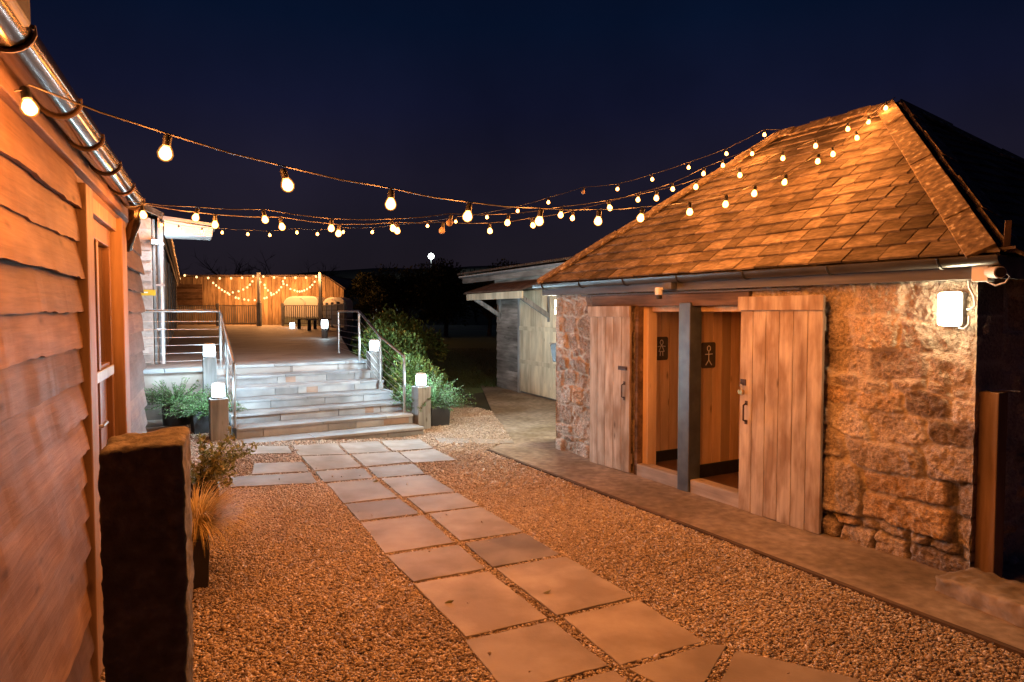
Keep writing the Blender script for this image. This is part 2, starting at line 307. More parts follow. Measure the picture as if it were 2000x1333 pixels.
def m_rubble():
    m, n, b = nt('granite_rubble'); tc, mp, at0 = coords(n, (1, 1, 1), False)
    at = node(n, 'ShaderNodeAttribute', attribute_name='stone'); sp = node(n, 'ShaderNodeSeparateColor'); n.links.new(at.outputs['Color'], sp.inputs[0])
    r = ramp(n, [(0, (.20, .165, .14)), (.2, (.36, .305, .255)), (.45, (.49, .43, .36)), (.7, (.34, .285, .235)), (.88, (.58, .53, .46)), (1, (.50, .36, .21))]); n.links.new(sp.outputs[0], r.inputs[0])
    no = node(n, 'ShaderNodeTexNoise'); no.inputs['Scale'].default_value = 46; no.inputs['Detail'].default_value = 8; no.inputs['Roughness'].default_value = .75; n.links.new(mp.outputs[0], no.inputs['Vector'])
    rs = ramp(n, [(.32, G3(.42)), (.5, G3(1.0)), (.68, G3(1.6))]); n.links.new(no.outputs['Fac'], rs.inputs[0])
    mx = node(n, 'ShaderNodeMixRGB', blend_type='MULTIPLY'); mx.inputs[0].default_value = 1; n.links.new(r.outputs[0], mx.inputs[1]); n.links.new(rs.outputs[0], mx.inputs[2])
    n2 = node(n, 'ShaderNodeTexNoise'); n2.inputs['Scale'].default_value = 3.3; n2.inputs['Detail'].default_value = 6; n.links.new(mp.outputs[0], n2.inputs['Vector'])
    r2 = ramp(n, [(.35, (.62, .57, .5)), (.6, (1.05, 1.02, 1))]); n.links.new(n2.outputs['Fac'], r2.inputs[0])
    mx2 = node(n, 'ShaderNodeMixRGB', blend_type='MULTIPLY'); mx2.inputs[0].default_value = .9; n.links.new(mx.outputs[0], mx2.inputs[1]); n.links.new(r2.outputs[0], mx2.inputs[2])
    mo = node(n, 'ShaderNodeMixRGB'); n.links.new(sp.outputs[1], mo.inputs[0]); n.links.new(mx2.outputs[0], mo.inputs[1]); mo.inputs[2].default_value = (.55, .485, .40, 1)
    mg = node(n, 'ShaderNodeMixRGB'); n.links.new(sp.outputs[2], mg.inputs[0]); n.links.new(mo.outputs[0], mg.inputs[1]); mg.inputs[2].default_value = (.05, .038, .028, 1); mo = mg  # open joints: dark soil colour with the shade of the gaps painted in
    # lichen spots
    vo = node(n, 'ShaderNodeTexVoronoi'); vo.inputs['Scale'].default_value = 9; n.links.new(mp.outputs[0], vo.inputs['Vector'])
    rl = ramp(n, [(.07, G3(1)), (.13, G3(0))]); n.links.new(vo.outputs['Distance'], rl.inputs[0])
    ml = node(n, 'ShaderNodeMixRGB'); mm = node(n, 'ShaderNodeMath', operation='MULTIPLY'); n.links.new(rl.outputs[0], mm.inputs[0]); mm.inputs[1].default_value = .35
    n.links.new(mm.outputs[0], ml.inputs[0]); n.links.new(mo.outputs[0], ml.inputs[1]); ml.inputs[2].default_value = (.5, .46, .38, 1)
    n.links.new(ml.outputs[0], b.inputs['Base Color']); b.inputs['Roughness'].default_value = .85
    n3 = node(n, 'ShaderNodeTexNoise'); n3.inputs['Scale'].default_value = 48; n3.inputs['Detail'].default_value = 8; n.links.new(mp.outputs[0], n3.inputs['Vector'])
    bump(n, b, n3.outputs['Fac'], 1.0, .02); return m
M['rubble'] = m_rubble()
# ------------------------------------------------------------------ lamps
def lamp(loc, power, col, r, parent=None, name='lamp_light', kind='POINT', rot=None, spot=None):
    L = bpy.data.lights.new(name, kind); L.energy = power; L.color = col; L.shadow_soft_size = r
    o = bpy.data.objects.new(name, L); COL.objects.link(o); o.location = loc
    if spot: L.spot_size = spot; L.spot_blend = .6
    if rot is not None: o.rotation_euler = rot
    if parent: o.parent = parent
    return o
WARM = (1, .40, .115); COOL = (.68, .88, 1.0)
PB = 15
# ------------------------------------------------------------------ world
w = bpy.data.worlds.new('World'); sc.world = w; w.use_nodes = True; n = w.node_tree; bg = n.nodes['Background']
tc = n.nodes.new('ShaderNodeTexCoord'); sx = n.nodes.new('ShaderNodeSeparateXYZ'); n.links.new(tc.outputs['Generated'], sx.inputs[0])
rp = ramp(n, [(0, (.0115, .0085, .0118)), (.1, (.0118, .0098, .0168)), (.19, (.011, .0098, .0225)), (.28, (.0058, .0072, .0245)), (.38, (.002, .0058, .0215)), (.6, (.001, .0024, .011))]); n.links.new(sx.outputs[2], rp.inputs[0])
wn = n.nodes.new('ShaderNodeTexNoise'); wn.inputs['Scale'].default_value = 2.6; wn.inputs['Detail'].default_value = 5; n.links.new(tc.outputs['Generated'], wn.inputs['Vector'])
wr = ramp(n, [(.3, G3(.72)), (.7, (1.3, 1.24, 1.2))]); n.links.new(wn.outputs['Fac'], wr.inputs[0]); wm = n.nodes.new('ShaderNodeMixRGB'); wm.blend_type = 'MULTIPLY'; wm.inputs[0].default_value = 1
n.links.new(rp.outputs[0], wm.inputs[1]); n.links.new(wr.outputs[0], wm.inputs[2]); n.links.new(wm.outputs[0], bg.inputs[0]); bg.inputs[1].default_value = 1.0
# ------------------------------------------------------------------ frames of the place
TB = math.radians(23.4); dB = Vector((-math.sin(TB), math.cos(TB), 0)); nB = Vector((math.cos(TB), math.sin(TB), 0))   # left barn: along, outward
OB = nB * -.56; RB = math.atan2(dB.y, dB.x)
PR = hz(1893, 1140); PL = hz(1085, 880); dS = (PL - PR).normalized(); LS = (PL - PR).length; nS = Vector((-dS.y, dS.x, 0)); RS = math.atan2(dS.y, dS.x)
def su(x, y=900, off=0.0):                 # pixel -> (u,z) on stone building front plane
    p = hp(x, y, PR + nS * off, nS) - PR; return p.dot(dS), p.z
eS = Vector((math.cos(math.radians(32)), math.sin(math.radians(32)), 0)); dT = Vector((-eS.y, eS.x, 0)); S0 = Vector((-1.16, 8.99, 0)); RT = math.radians(32)
RISE = .125; TREAD = .357; ZD = RISE * 7
def tw(x, y, z=0): return S0 + eS * x + dT * y + Vector((0, 0, z))
def sst(a): a = np.clip(a, 0, 1); return a * a * (3 - 2 * a)
def gz(x, y):                              # the ground rises gently towards the left end of the steps
    x = np.asarray(x, float); y = np.asarray(y, float)
    tx = (x - S0.x) * eS.x + (y - S0.y) * eS.y; ty = (x - S0.x) * dT.x + (y - S0.y) * dT.y
    return .118 * sst((-tx - .2) / 2.2) * sst((ty + 1.6) / 1.6)
def hg(x, y, up=0.0):
    z = up
    for _ in range(8): p = hz(x, y, z); z = float(gz(p.x, p.y)) + up
    return hz(x, y, z)
WL = 2.28
print('PR', PR, 'PL', PL, 'LS', LS, 'angS', math.degrees(RS))
EDGE = .70
# ------------------------------------------------------------------ ground
g = MB().add([(-400, -60, 0), (400, -60, 0), (400, 600, 0), (-400, 600, 0)], [(0, 1, 2, 3)]); o = g.build('ground', M['ground']); tag(o, 'dark ground around the yard', 'ground', kind='structure')
gp = [OB + dB * -2 + nB * .0, PR + nS * EDGE - dS * 3, PR + nS * EDGE + dS * (LS + .4), hz(1003, 862), hz(966, 808), hz(880, 783), Vector((-6.5, 12.5, 0)), OB + dB * 9]
o = MB().add([(p.x, p.y, .004) for p in gp], [tuple(range(len(gp)))]).build('gravel_bed', M['gravelbase']); tag(o, 'fine gravel bed under the loose stone chips', 'ground', kind='structure')
nb_ = 26; gv = []; gf = []
for i in range(nb_ + 1):
    for j in range(nb_ + 1):
        p = tw(-4.4 + 4.6 * i / nb_, -1.75 + 3.9 * j / nb_); gv.append((p.x, p.y, float(gz(p.x, p.y)) + .007))
for i in range(nb_):
    for j in range(nb_): a = i * (nb_ + 1) + j; gf.append((a, a + nb_ + 1, a + nb_ + 2, a + 1))
o = mesh_np('gravel_bank', gv, gf, M['gravelbase'], None, np.full(len(gf), .5), smooth=True); tag(o, 'gravel bank rising to the left end of the steps', 'ground', kind='structure')
lw = [(-.9, 13.5), (.2, 14.6), (-.4, 17.5), (14, 60), (-6, 60), (-4, 30)]
o = MB().add([(a, b, .006) for a, b in lw], [tuple(range(6))]).build('lawn', M['lawn']); tag(o, 'dark lawn beyond the steps', 'lawn', kind='structure')
# concrete apron along the stone building and on to the shed
ap = MB(); a0 = PR + nS * (EDGE + .02) - dS * 3.5; a1 = PR + nS * (EDGE + .02) + dS * (LS + .35); a2 = hz(1000, 862); a3 = hz(962, 808); a4 = hz(940, 756); a5 = Vector((3.5, 13.5, 0)); a6 = PR - nS * .5 - dS * 3.5
o = ap.prism([(p.x, p.y) for p in (a6, a5, a4, a3, a2, a1, a0)], .0, .022).build('concrete_path', M['concrete']); tag(o, 'stained concrete path along the stone building', 'path', kind='structure')
kb = thing('path_edging', 'thin timber edging strip between gravel and concrete path', 'edging', PR + nS * (EDGE + .045), RS)
MB().box(-3.5, LS + .3, -.018, .018, 0, .034).build('edging_board', M['kerb'], kb)
# ------------------------------------------------------------------ paving slabs
SL = [ # (column word, row, quad TL TR BR BL in photo pixels, tint)
 ('left', 1, [(572, 870), (657, 866), (676, 887), (584, 890)], .75), ('middle', 1, [(661, 866), (738, 862), (763, 882), (682, 886)], .8), ('right', 1, [(744, 861), (820, 858), (846, 876), (767, 881)], .8),
 ('outer left', 1, [(484, 872), (561, 871), (572, 885), (482, 887)], .7),
 ('left', 2, [(589, 892), (680, 888), (706, 911), (614, 919)], .75), ('middle', 2, [(686, 887), (776, 883), (804, 902), (714, 911)], .7), ('right', 2, [(780, 883), (848, 877), (893, 899), (808, 904)], .8),
 ('outer left', 2, [(497, 905), (591, 902), (603, 920), (491, 927)], .6),
 ('left', 3, [(616, 921), (710, 915), (729, 933), (633, 942)], .45), ('right', 3, [(718, 913), (808, 907), (831, 926), (738, 933)], .4), ('outer left', 3, [(450, 932), (606, 922), (620, 943), (450, 952)], .55),
 ('left', 4, [(639, 944), (733, 936), (776, 971), (671, 983)], .5), ('right', 4, [(744, 935), (835, 927), (889, 960), (786, 971)], .6),
 ('left', 5, [(673, 985), (780, 974), (820, 1003), (702, 1017)], .38), ('right', 5, [(795, 973), (893, 962), (937, 988), (831, 1002)], .62),
 ('left', 6, [(705, 1020), (827, 1007), (887, 1060), (752, 1080)], .6), ('right', 6, [(837, 1003), (940, 990), (1022, 1038), (899, 1057)], .7),
 ('left', 7, [(755, 1085), (895, 1064), (948, 1110), (808, 1136)], .5), ('right', 7, [(908, 1062), (1024, 1041), (1094, 1082), (962, 1107)], .0),
 ('left', 8, [(808, 1141), (954, 1116), (1070, 1206), (910, 1243)], .75), ('right', 8, [(968, 1109), (1104, 1086), (1238, 1166), (1088, 1202)], .8),
 ('left', 9, [(908, 1250), (1080, 1212), (1188, 1300), (988, 1352)], .42), ('right', 9, [(1100, 1206), (1246, 1172), (1376, 1251), (1212, 1299)], .85),
 ('left', 10, [(1020, 1358), (1200, 1308), (1290, 1390), (1080, 1440)], .5), ('wedge', 10, [(1228, 1307), (1384, 1258), (1420, 1260), (1352, 1370)], .45), ('corner', 10, [(1438, 1270), (1680, 1328), (1640, 1440), (1380, 1390)], .55)]
ordw = ['', 'first', 'second', 'third', 'fourth', 'fifth', 'sixth', 'seventh', 'eighth', 'ninth', 'tenth']
lookw = lambda t: 'dark grey-brown' if t < .2 else ('brownish' if t < .47 else ('buff' if t < .72 else 'pale'))
slabpolys = []
for cw, rw, q, t in SL:
    P = [hg(x, y, .03) for x, y in q]; c = sum(P, Vector()) / 4
    slabpolys.append([(p.x, p.y) for p in P])
    m = MB(); loc = [p - c for p in P]
    if (loc[1].x - loc[0].x) * (loc[2].y - loc[1].y) - (loc[1].y - loc[0].y) * (loc[2].x - loc[1].x) < 0: loc = loc[::-1]
    fine = []
    for i in range(4):
        a, b = loc[i], loc[(i + 1) % 4]; nn = Vector((-(b - a).y, (b - a).x, 0)).normalized()
        for k in range(8): fine.append(a.lerp(b, k / 8) + nn * R.uniform(-.0035, .0035) * (0 if k == 0 else 1))
    m.extr(fine, (0, 0, -.034), t); o = m.build('paving_slab', M['slab'], bevel=.004); o.location = c; o.rotation_euler = (R.uniform(-.008, .008), R.uniform(-.008, .008), 0)
    if cw == 'wedge': lb = 'wedge-shaped brownish paving slab at the near end of the path'
    elif cw == 'corner': lb = 'large buff paving slab turning right at the bottom of the path'
    else: lb = f'{lookw(t)} paving slab, {cw} column, {ordw[rw]} row out from the steps'
    tag(o, lb, 'paving slab', 'paving slabs of the garden path')
# narrow slab strip to the right of the first row
q = [hz(x, y, .025) for x, y in [(850, 856), (1000, 858), (1004, 866), (862, 866)]]
o = MB().prism([(p.x, p.y) for p in q[::-1]], .0, .026, .5).build('paving_slab', M['slab']); tag(o, 'long narrow paving strip crossing the gravel right of the steps', 'paving slab', 'paving slabs of the garden path')
# ------------------------------------------------------------------ gravel chips
def inpoly(x, y, poly):
    r = np.zeros(len(x), bool); n_ = len(poly); j = n_ - 1
    for i in range(n_):
        xi, yi = poly[i]; xj, yj = poly[j]
        c = ((yi > y) != (yj > y)) & (x < (xj - xi) * (y - yi) / (yj - yi + 1e-12) + xi); r ^= c; j = i
    return r
def chips(N, x0, x1, y0, y1):
    x = NR.uniform(x0, x1, N); y = NR.uniform(y0, y1, N)
    k = (x * nB.x + y * nB.y > -.60) | (x * dB.x + y * dB.y > 6.05)
    k &= ((x - PR.x) * nS.x + (y - PR.y) * nS.y > EDGE + .07) | ((x - PR.x) * dS.x + (y - PR.y) * dS.y > LS + .36)
    k &= inpoly(x, y, [(p.x, p.y) for p in gp]) & ~inpoly(x, y, [(p.x, p.y) for p in (a6, a5, a4, a3, a2, a1, a0)])
    tx = (x - S0.x) * eS.x + (y - S0.y) * eS.y; ty = (x - S0.x) * dT.x + (y - S0.y) * dT.y
    k &= ~((tx > -WL - .02) & (tx < .0) & (ty > -.01)); k &= ~((tx <= -WL) & (ty > 2.0)); k &= ~((tx >= 0) & (ty > 2.3))
    k &= (x / np.maximum(y, .1) > -.85) & (x / np.maximum(y, .1) < .85)
    for p in slabpolys:
        c = np.mean(p, axis=0); k &= ~inpoly(x, y, [(c[0] + (a - c[0]) * 1.004, c[1] + (b - c[1]) * 1.004) for a, b in p]) | (NR.uniform(0, 1, len(x)) < .0004)
    return x[k], y[k]
def onslab(x, y):
    r = np.zeros(len(x), bool)
    for p in slabpolys: r |= inpoly(x, y, p)
    return r
def chipmesh(name, x, y, size, label):
    N = len(x); base = np.array([(1, 0, 0), (0, 1, 0), (-1, 0, 0), (0, -1, 0), (.1, .1, 1), (-.1, 0, -1)], float)
    V = np.repeat(base[None], N, 0) + NR.uniform(-.28, .28, (N, 6, 3))
    s = size * np.exp(NR.normal(0, .32, N)); V *= np.stack([s, s * NR.uniform(.5, .85, N), s * NR.uniform(.3, .6, N)], 1)[:, None, :]
    a = NR.uniform(0, 6.28, N); ti = NR.normal(0, .35, N)
    ca, sa, ct, st = np.cos(a), np.sin(a), np.cos(ti), np.sin(ti)
    X, Y, Z = V[..., 0], V[..., 1], V[..., 2]
    X, Z = X * ct[:, None] - Z * st[:, None], X * st[:, None] + Z * ct[:, None]
    X, Y = X * ca[:, None] - Y * sa[:, None], X * sa[:, None] + Y * ca[:, None]
    hgt = gz(x, y) + .026 * onslab(x, y) + .006 + .012 * fbm(x * 1.7, y * 1.7, .5) + NR.uniform(0, .012, N)
    V = np.stack([X + x[:, None], Y + y[:, None], Z + hgt[:, None]], -1).reshape(-1, 3)
    f = np.array([(0, 1, 4), (1, 2, 4), (2, 3, 4), (3, 0, 4), (1, 0, 5), (2, 1, 5), (3, 2, 5), (0, 3, 5)])
    Fc = (f[None] + (np.arange(N) * 6)[:, None, None]).reshape(-1, 3)
    t = np.clip(.48 + NR.normal(0, .24, N) + .55 * (fbm(x * 1.1, y * 1.1, 3.) - .5), 0, 1)
    o = mesh_np(name, V, Fc, M['chip'], None, np.repeat(t, 8)); tag(o, label, 'gravel', kind='stuff'); return o
x1, y1 = chips(430000, -3.4, 3.4, 1.9, 6.2); chipmesh('gravel', x1, y1, .0098, 'loose angular gravel chips covering the yard')
x2, y2 = chips(190000, -5.6, 1.2, 6.2, 11.5); chipmesh('gravel', x2, y2, .0135, 'loose pale gravel chips around the foot of the steps')
print('chips', len(x1), len(x2))
# ------------------------------------------------------------------ LEFT BARN
bt = thing('timber_barn', 'timber barn clad in wavy oak boards on the left', 'barn', OB, RB)
def waney(x0, x1, z0, z1, exposure, y0=0.0, seed=0, wav=.007, mat='barnwood', thick=.024):
    m = MB(); nz = int(round((z1 - z0) / exposure)); rr = random.Random(seed)
    for i in range(nz):
        zb = z0 + i * exposure; zt = zb + exposure + .035; xs = x0
        joints = [x0]
        while joints[-1] < x1: joints.append(min(x1, joints[-1] + rr.uniform(2.0, 3.6)))
        for a, b in zip(joints[:-1], joints[1:]):
            if b - a < .02: continue
            n_ = max(2, int((b - a) / .028)); ph = rr.uniform(0, 50); t = rr.random(); po_ = rr.uniform(-.010, .016); xs_ = np.linspace(a, b, n_ + 1); xs_[-1] -= .003; Kz = 5
            wv = wav * 1.6 * (2 * fbm(xs_ * 2.2 + ph, xs_ * 0 + .3) - 1) + .004 * (2 * vnoise(xs_ * 14 + ph, xs_ * 0) - 1); vs = []; fs = []
            rp_ = .007 * (2 * fbm(xs_ * 6.5 + ph, xs_ * 0 + 5.1, 0., 3) - 1)
            for k in range(n_ + 1):
                x = xs_[k]; zl = zb + wv[k]; yb = y0 - .036 - po_ * .9 + rp_[k] * .9
                col = [(x, yb + thick * .8, zl + .002)]
                for q in range(Kz):
                    f_ = q / (Kz - 1); col.append((x, yb + (y0 - .008 - yb) * f_ + rp_[k] * .6 * math.sin(f_ * 3.1) - .004 * math.sin(f_ * 3.1), zl + (zt - zl) * f_))
                vs += col
            C_ = Kz + 1
            for k in range(n_):
                p = k * C_; q = p + C_
                for j in range(Kz): fs.append((p + j, p + j + 1, q + j + 1, q + j))
            fs += [tuple(range(C_)), tuple(n_ * C_ + j for j in range(C_ - 1, -1, -1))]
            m.add(vs, fs, t)
    return m
waney(1.2, 3.44, .03, 2.19, .147, 0, 3).build('wall', M['barnwood'], bt)
waney(4.86, 6.1, .03, 2.19, .147, 0, 9).build('wall', M['barnwood'], bt)
MB().box(-1.6, 3.5, .07, .2, .0, 2.4).box(4.8, 6.1, .03, .2, 0, 2.4).box(5.98, 6.1, .2, 5, 0, 2.4).box(3.5, 4.8, .12, .2, 0, 2.4).build('inner_wall', M['barnwood'], bt)
for a, b in ((3.42, 3.60), (4.63, 4.85)):
    MB().box(a, b, -.058, .10, .02, 2.20).build('post', M['barnpost'], bt, bevel=.006)
MB().box(-1.6, 6.1, -.012, .06, 2.195, 2.245, .3).build('wall_plate', M['barnwood'], bt)
MB().box(-1.6, 5.6, -.045, -.0, 2.25, 2.37, .6).build('fascia', M['barnwood'], bt, bevel=.004)
# door
dr = MB().box(3.62, 3.70, .0, .06, .03, 2.12).box(4.55, 4.62, .0, .06, .03, 2.12).box(3.70, 4.55, .0, .06, 2.02, 2.12).box(3.70, 4.55, .0, .06, .03, .16).box(3.70, 4.55, .012, .06, 1.27, 1.36).box(4.10, 4.16, .002, .06, .16, 2.02).build('door', M['doorwood'], bt, bevel=.004)
MB().box(3.705, 4.545, .035, .045, 1.365, 2.015).build('glass_pane', M['glassd'], dr)
MB().box(3.705, 4.545, .03, .05, .165, 1.265).build('panel', M['doorwood'], dr)
MB().box(3.72, 4.53, -.012, .0, 1.29, 1.345).build('letter_rail', M['galv'], dr, bevel=.003)
MB().tube([(3.76, .0, 1.1), (3.76, -.05, 1.1), (3.90, -.05, 1.1)], .009).build('handle', M['steel'], dr, True)
MB().box(3.60, 4.63, -.03, .10, 2.12, 2.195).build('door_lintel', M['barnpost'], bt, bevel=.004)
# roof and gutter
MB().extr([(-1.6, -.03, 2.375), (-1.6, 4, 4.9), (-1.6, 4, 5.0), (-1.6, -.05, 2.43)], (7.5, 0, 0)).build('roof', M['slate'], bt)
def halfpipe(x0, x1, yc, zc, r, n=12, th=.004, closed=True):
    m = MB(); vs = []; fs = []
    for x in (x0, x1):
        for rr in (r, r - th):
            for k in range(n + 1):
                a = math.pi + math.pi * k / n; vs.append((x, yc + rr * math.cos(a), zc + rr * math.sin(a)))
    N = n + 1
    for k in range(n):
        fs += [(k, k + 1, 2 * N + k + 1, 2 * N + k), (N + k, 3 * N + k, 3 * N + k + 1, N + k + 1), (k, N + k, N + k + 1, k + 1), (2 * N + k, 2 * N + k + 1, 3 * N + k + 1, 3 * N + k)]
    fs += [(0, 2 * N, 3 * N, N), (n, N + n, 3 * N + n, 2 * N + n)]
    if closed: fs += [tuple(range(n + 1)), tuple(2 * N + k for k in range(n, -1, -1))]
    return m.add(vs, fs)
gu = halfpipe(.4, 4.85, -.108, 2.335, .058).build('gutter', M['copper'], bt, True)
for x in (1.70, 2.0, 2.62, 3.1, 3.62, 4.2, 4.75):
    pts = [(x, -.108 + .063 * math.cos(math.pi + math.pi * k / 12), 2.335 + .063 * math.sin(math.pi + math.pi * k / 12)) for k in range(13)]
    MB().tube([(x, -.04, 2.335)] + pts[::-1][:0] + pts[::1], .006, 6).build('bracket', M['iron'], gu)
MB().tube([(4.80, -.108, 2.29), (4.80, -.108, 2.20), (4.83, -.085, 2.14), (4.90, -.06, 2.09), (4.98, -.045, 2.06)], .034, 12).build('downpipe', M['copper'], bt, True)
MB().box(1.2, 1.94, -.175, .0, 2.31, 2.56).build('verge_end', M['blackmat'], bt, bevel=.01)
MB().hexa([(1.942, -.15, 2.40), (1.99, -.15, 2.40), (1.99, -.05, 2.40), (1.942, -.05, 2.40), (1.942, -.12, 2.55), (1.955, -.12, 2.52), (1.955, -.05, 2.52), (1.942, -.05, 2.55)]).build('rafter_end', M['barnpost'], bt)
# ------------------------------------------------------------------ TERRACE, STEPS
c2 = hz(303, 712, ZD)                        # corner of the rear timber wing on the terrace
TW = math.radians(25.5); dW = Vector((-math.sin(TW), math.cos(TW), 0)); nW = Vector((math.cos(TW), math.sin(TW), 0)); RW = math.atan2(dW.y, dW.x)
lf = lambda s_: c2 + dW * s_
deck = [tw(0, 6 * TREAD + .02), Vector((-3.05, 12.9, 0)), Vector((-7.6, 29.5, 0)), Vector((-9.2, 39, 0)), Vector((-20, 40, 0)), lf(30) - nW * 1.0, c2 - nW * 1.2 - dW * .8, tw(-3.55, 6 * TREAD + .02), ]
dk = MB().prism([(p.x, p.y) for p in deck], .02, ZD - .0).build('terrace', M['terr']); tag(dk, 'broad paved terrace at the top of the steps', 'terrace', kind='structure')
rw = thing('retaining_wall', 'low rendered retaining wall of the terrace left of the steps', 'wall', tw(-WL, 6 * TREAD), RT)
MB().box(-1.25, .0, -.12, .0, .0, ZD - .05).build('wall', M['render'], rw)
MB().box(-1.28, -.62, -.17, .03, ZD - .05, ZD + .004).box(-.612, .02, -.17, .03, ZD - .05, ZD + .004).build('coping', M['stepst'], rw, bevel=.005)
lg_ = thing('stone_ledge', 'low stone ledge in front of the retaining wall under the round planter', 'ledge', tw(-WL, 6 * TREAD), RT)
MB().box(-1.5, -.42, -.78, -.13, -.02, .2).build('block', M['render'], lg_, bevel=.01)
st = thing('stone_steps', 'flight of seven grey stone steps up to the terrace', 'steps', S0, RT)
for k in range(7):
    y0 = k * TREAD; z1 = RISE * (k + 1); w0 = -WL if k else -WL - .03
    m = MB(); x = w0
    while x < -.05:
        x2_ = min(0.0, x + R.uniform(.28, .85))
        if x2_ > -.15: x2_ = 0.0
        rust = R.random() < .14
        m.box(x + .003, x2_ - .003, y0 + .022, y0 + .20, RISE * k + (.0 if k else 0), z1 - .036, R.random()); x = x2_
    rr_ = m.build('step', M['stepst'], st, bevel=.003)
    m = MB(); x = w0
    while x < -.05:
        x2_ = min(0.0, x + R.uniform(.8, 1.25))
        if x2_ > -.3: x2_ = 0.0
        m.box(x + .002, x2_ - .002, y0, y0 + TREAD + (.08 if k < 6 else .25), z1 - .035, z1 + (.004 if k == 6 else 0), R.random()); x = x2_
    m.build('tread', M['stepst'], rr_, bevel=.005)
    if k in (1, 2, 4, 5):
        xx = {1: -.42, 2: -.55, 4: -1.15, 5: -1.35}[k]; ww = {1: .36, 2: .12, 4: .16, 5: .14}[k]
        MB().box(xx, xx + ww, y0 + .0195, y0 + .03, RISE * k + .004, z1 - .038).build('riser_block', M['steprust'], rr_)
    MB().box(w0 + .01, -.01, y0 + .2, y0 + TREAD + .3, RISE * k, z1 - .037, .3).build('core', M['stepst'], rr_)
# handrails
def handrail(label, posts, level_end=None, ph=.77):
    t = thing('handrail', label, 'handrail', posts[0]); o0 = posts[0]
    P = [p - o0 for p in posts]
    for p in P:
        m = MB().tube([p, p + Vector((0, 0, ph))], .018, 10); m.lathe([(.04, 0), (.04, .008)], 12, p); m.build('post', M['steel'], t, True)
    tops = [p + Vector((0, 0, ph + .012)) for p in P]
    MB().tube(tops, .019, 10).build('top_rail', M['steel'], t, True)
    for k in range(1, 7):
        h = ph * k / 7.2
        MB().tube([p + Vector((0, 0, h)) for p in P], .0035, 6).build('wire', M['steel'], t, True)
    return t
handrail('stainless handrail with wires on the right side of the steps', [hz(790, 806, .25), hz(743, 760, .5), hz(702, 706, ZD), hz(662, 690, ZD)])
lt = hz(432, 718, ZD)
handrail('stainless handrail with wires on the left side, turning along the terrace edge', [hz(459, 836, .25), lt.lerp(hz(459, 836, .25), .5), lt, lt - eS * 1.22])
# ------------------------------------------------------------------ bollard lights
def bollard(label, base, h, wd=.2, far=False, p=26.0):
    t = thing('bollard_light', label, 'bollard light', base, RT + R.uniform(-.1, .1), 'bollard lights beside the steps')
    a = wd / 2; hp_ = h - .19
    MB().box(-a, a, -a, a, -.02, hp_).build('post', M['greypost'], t, bevel=.008)
    r = .075
    MB().lathe([(r * 1.05, hp_), (r * 1.05, hp_ + .02), (r * .6, hp_ + .021)], 16).build('lamp_base', M['galv'], t, True)
    lp = MB().lathe([(r * .86, hp_ + .021), (r * .95, hp_ + .05), (r * .95, hp_ + .15), (r * .75, hp_ + .172)], 16).build('lamp_lens', M['cool'], t, True)
    gb = None
    for k in range(8):
        if gb is None: gb = MB().tube([(r, 0, hp_ + .02), (r, 0, hp_ + .07)], .007, 5).build('guard_bar', M['rubber'], lp); q_ = gb
        else: q_ = gb.copy(); COL.objects.link(q_); q_.parent = lp
        q_.rotation_euler = (0, 0, k * math.pi / 4)
    MB().lathe([(r * .98, hp_ + .173), (r * 1.0, hp_ + .18), (r * .5, hp_ + .19)], 16).build('cap', M['white'], t, True)
    return t
bollard('wooden bollard light left of the bottom step, in front of a planter', Vector((hy(427, 800, 8.05).x, 8.05, .115)), .70)
bollard('tall wooden bollard light left of the steps, before the retaining wall', Vector((hy(409, 700, 9.08).x, 9.08, .1)), 1.13, .165)
bollard('wooden bollard light right of the bottom step', hz(823, 840), .80)
bollard('tall wooden bollard light behind the right handrail', Vector((hy(731, 700, 10.6).x, 10.6, 0)), 1.22, .19)
# ------------------------------------------------------------------ foliage
def leaves(P, D, L, W, t, fold=.25):
    """leaf quads: positions P, directions D (N,3), length L, width W"""
    N = len(P); D = D / np.linalg.norm(D, axis=1, keepdims=True); rv = NR.normal(size=(N, 3)); S = np.cross(D, rv); S /= np.linalg.norm(S, axis=1, keepdims=True) + 1e-9
    U = np.cross(S, D); L = np.broadcast_to(L, N)[:, None]; W = np.broadcast_to(W, N)[:, None]
    a = P; b = P + D * L * .5 + S * W * .5 + U * W * fold; c = P + D * L - U * L * .12; d = P + D * L * .5 - S * W * .5 + U * W * fold
    V = np.stack([a, b, c, d], 1).reshape(-1, 3); f = (np.array([(0, 1, 2), (0, 2, 3)])[None] + (np.arange(N) * 4)[:, None, None]).reshape(-1, 3)
    return V, f, np.repeat(t, 2)
def blob(N, c, rad, shell=.55, clump=None):
    u = NR.normal(size=(N, 3)); u /= np.linalg.norm(u, axis=1, keepdims=True); u[:, 2] = np.where(u[:, 2] < -.2, -u[:, 2], u[:, 2])
    r = (shell + (1 - shell) * NR.uniform(0, 1, N)) * (.75 + .55 * fbm(u[:, 0] * 2.2 + c[0], u[:, 1] * 2.2 + c[1], u[:, 2] * 2.2))
    return np.array(c) + u * r[:, None] * np.array(rad), u
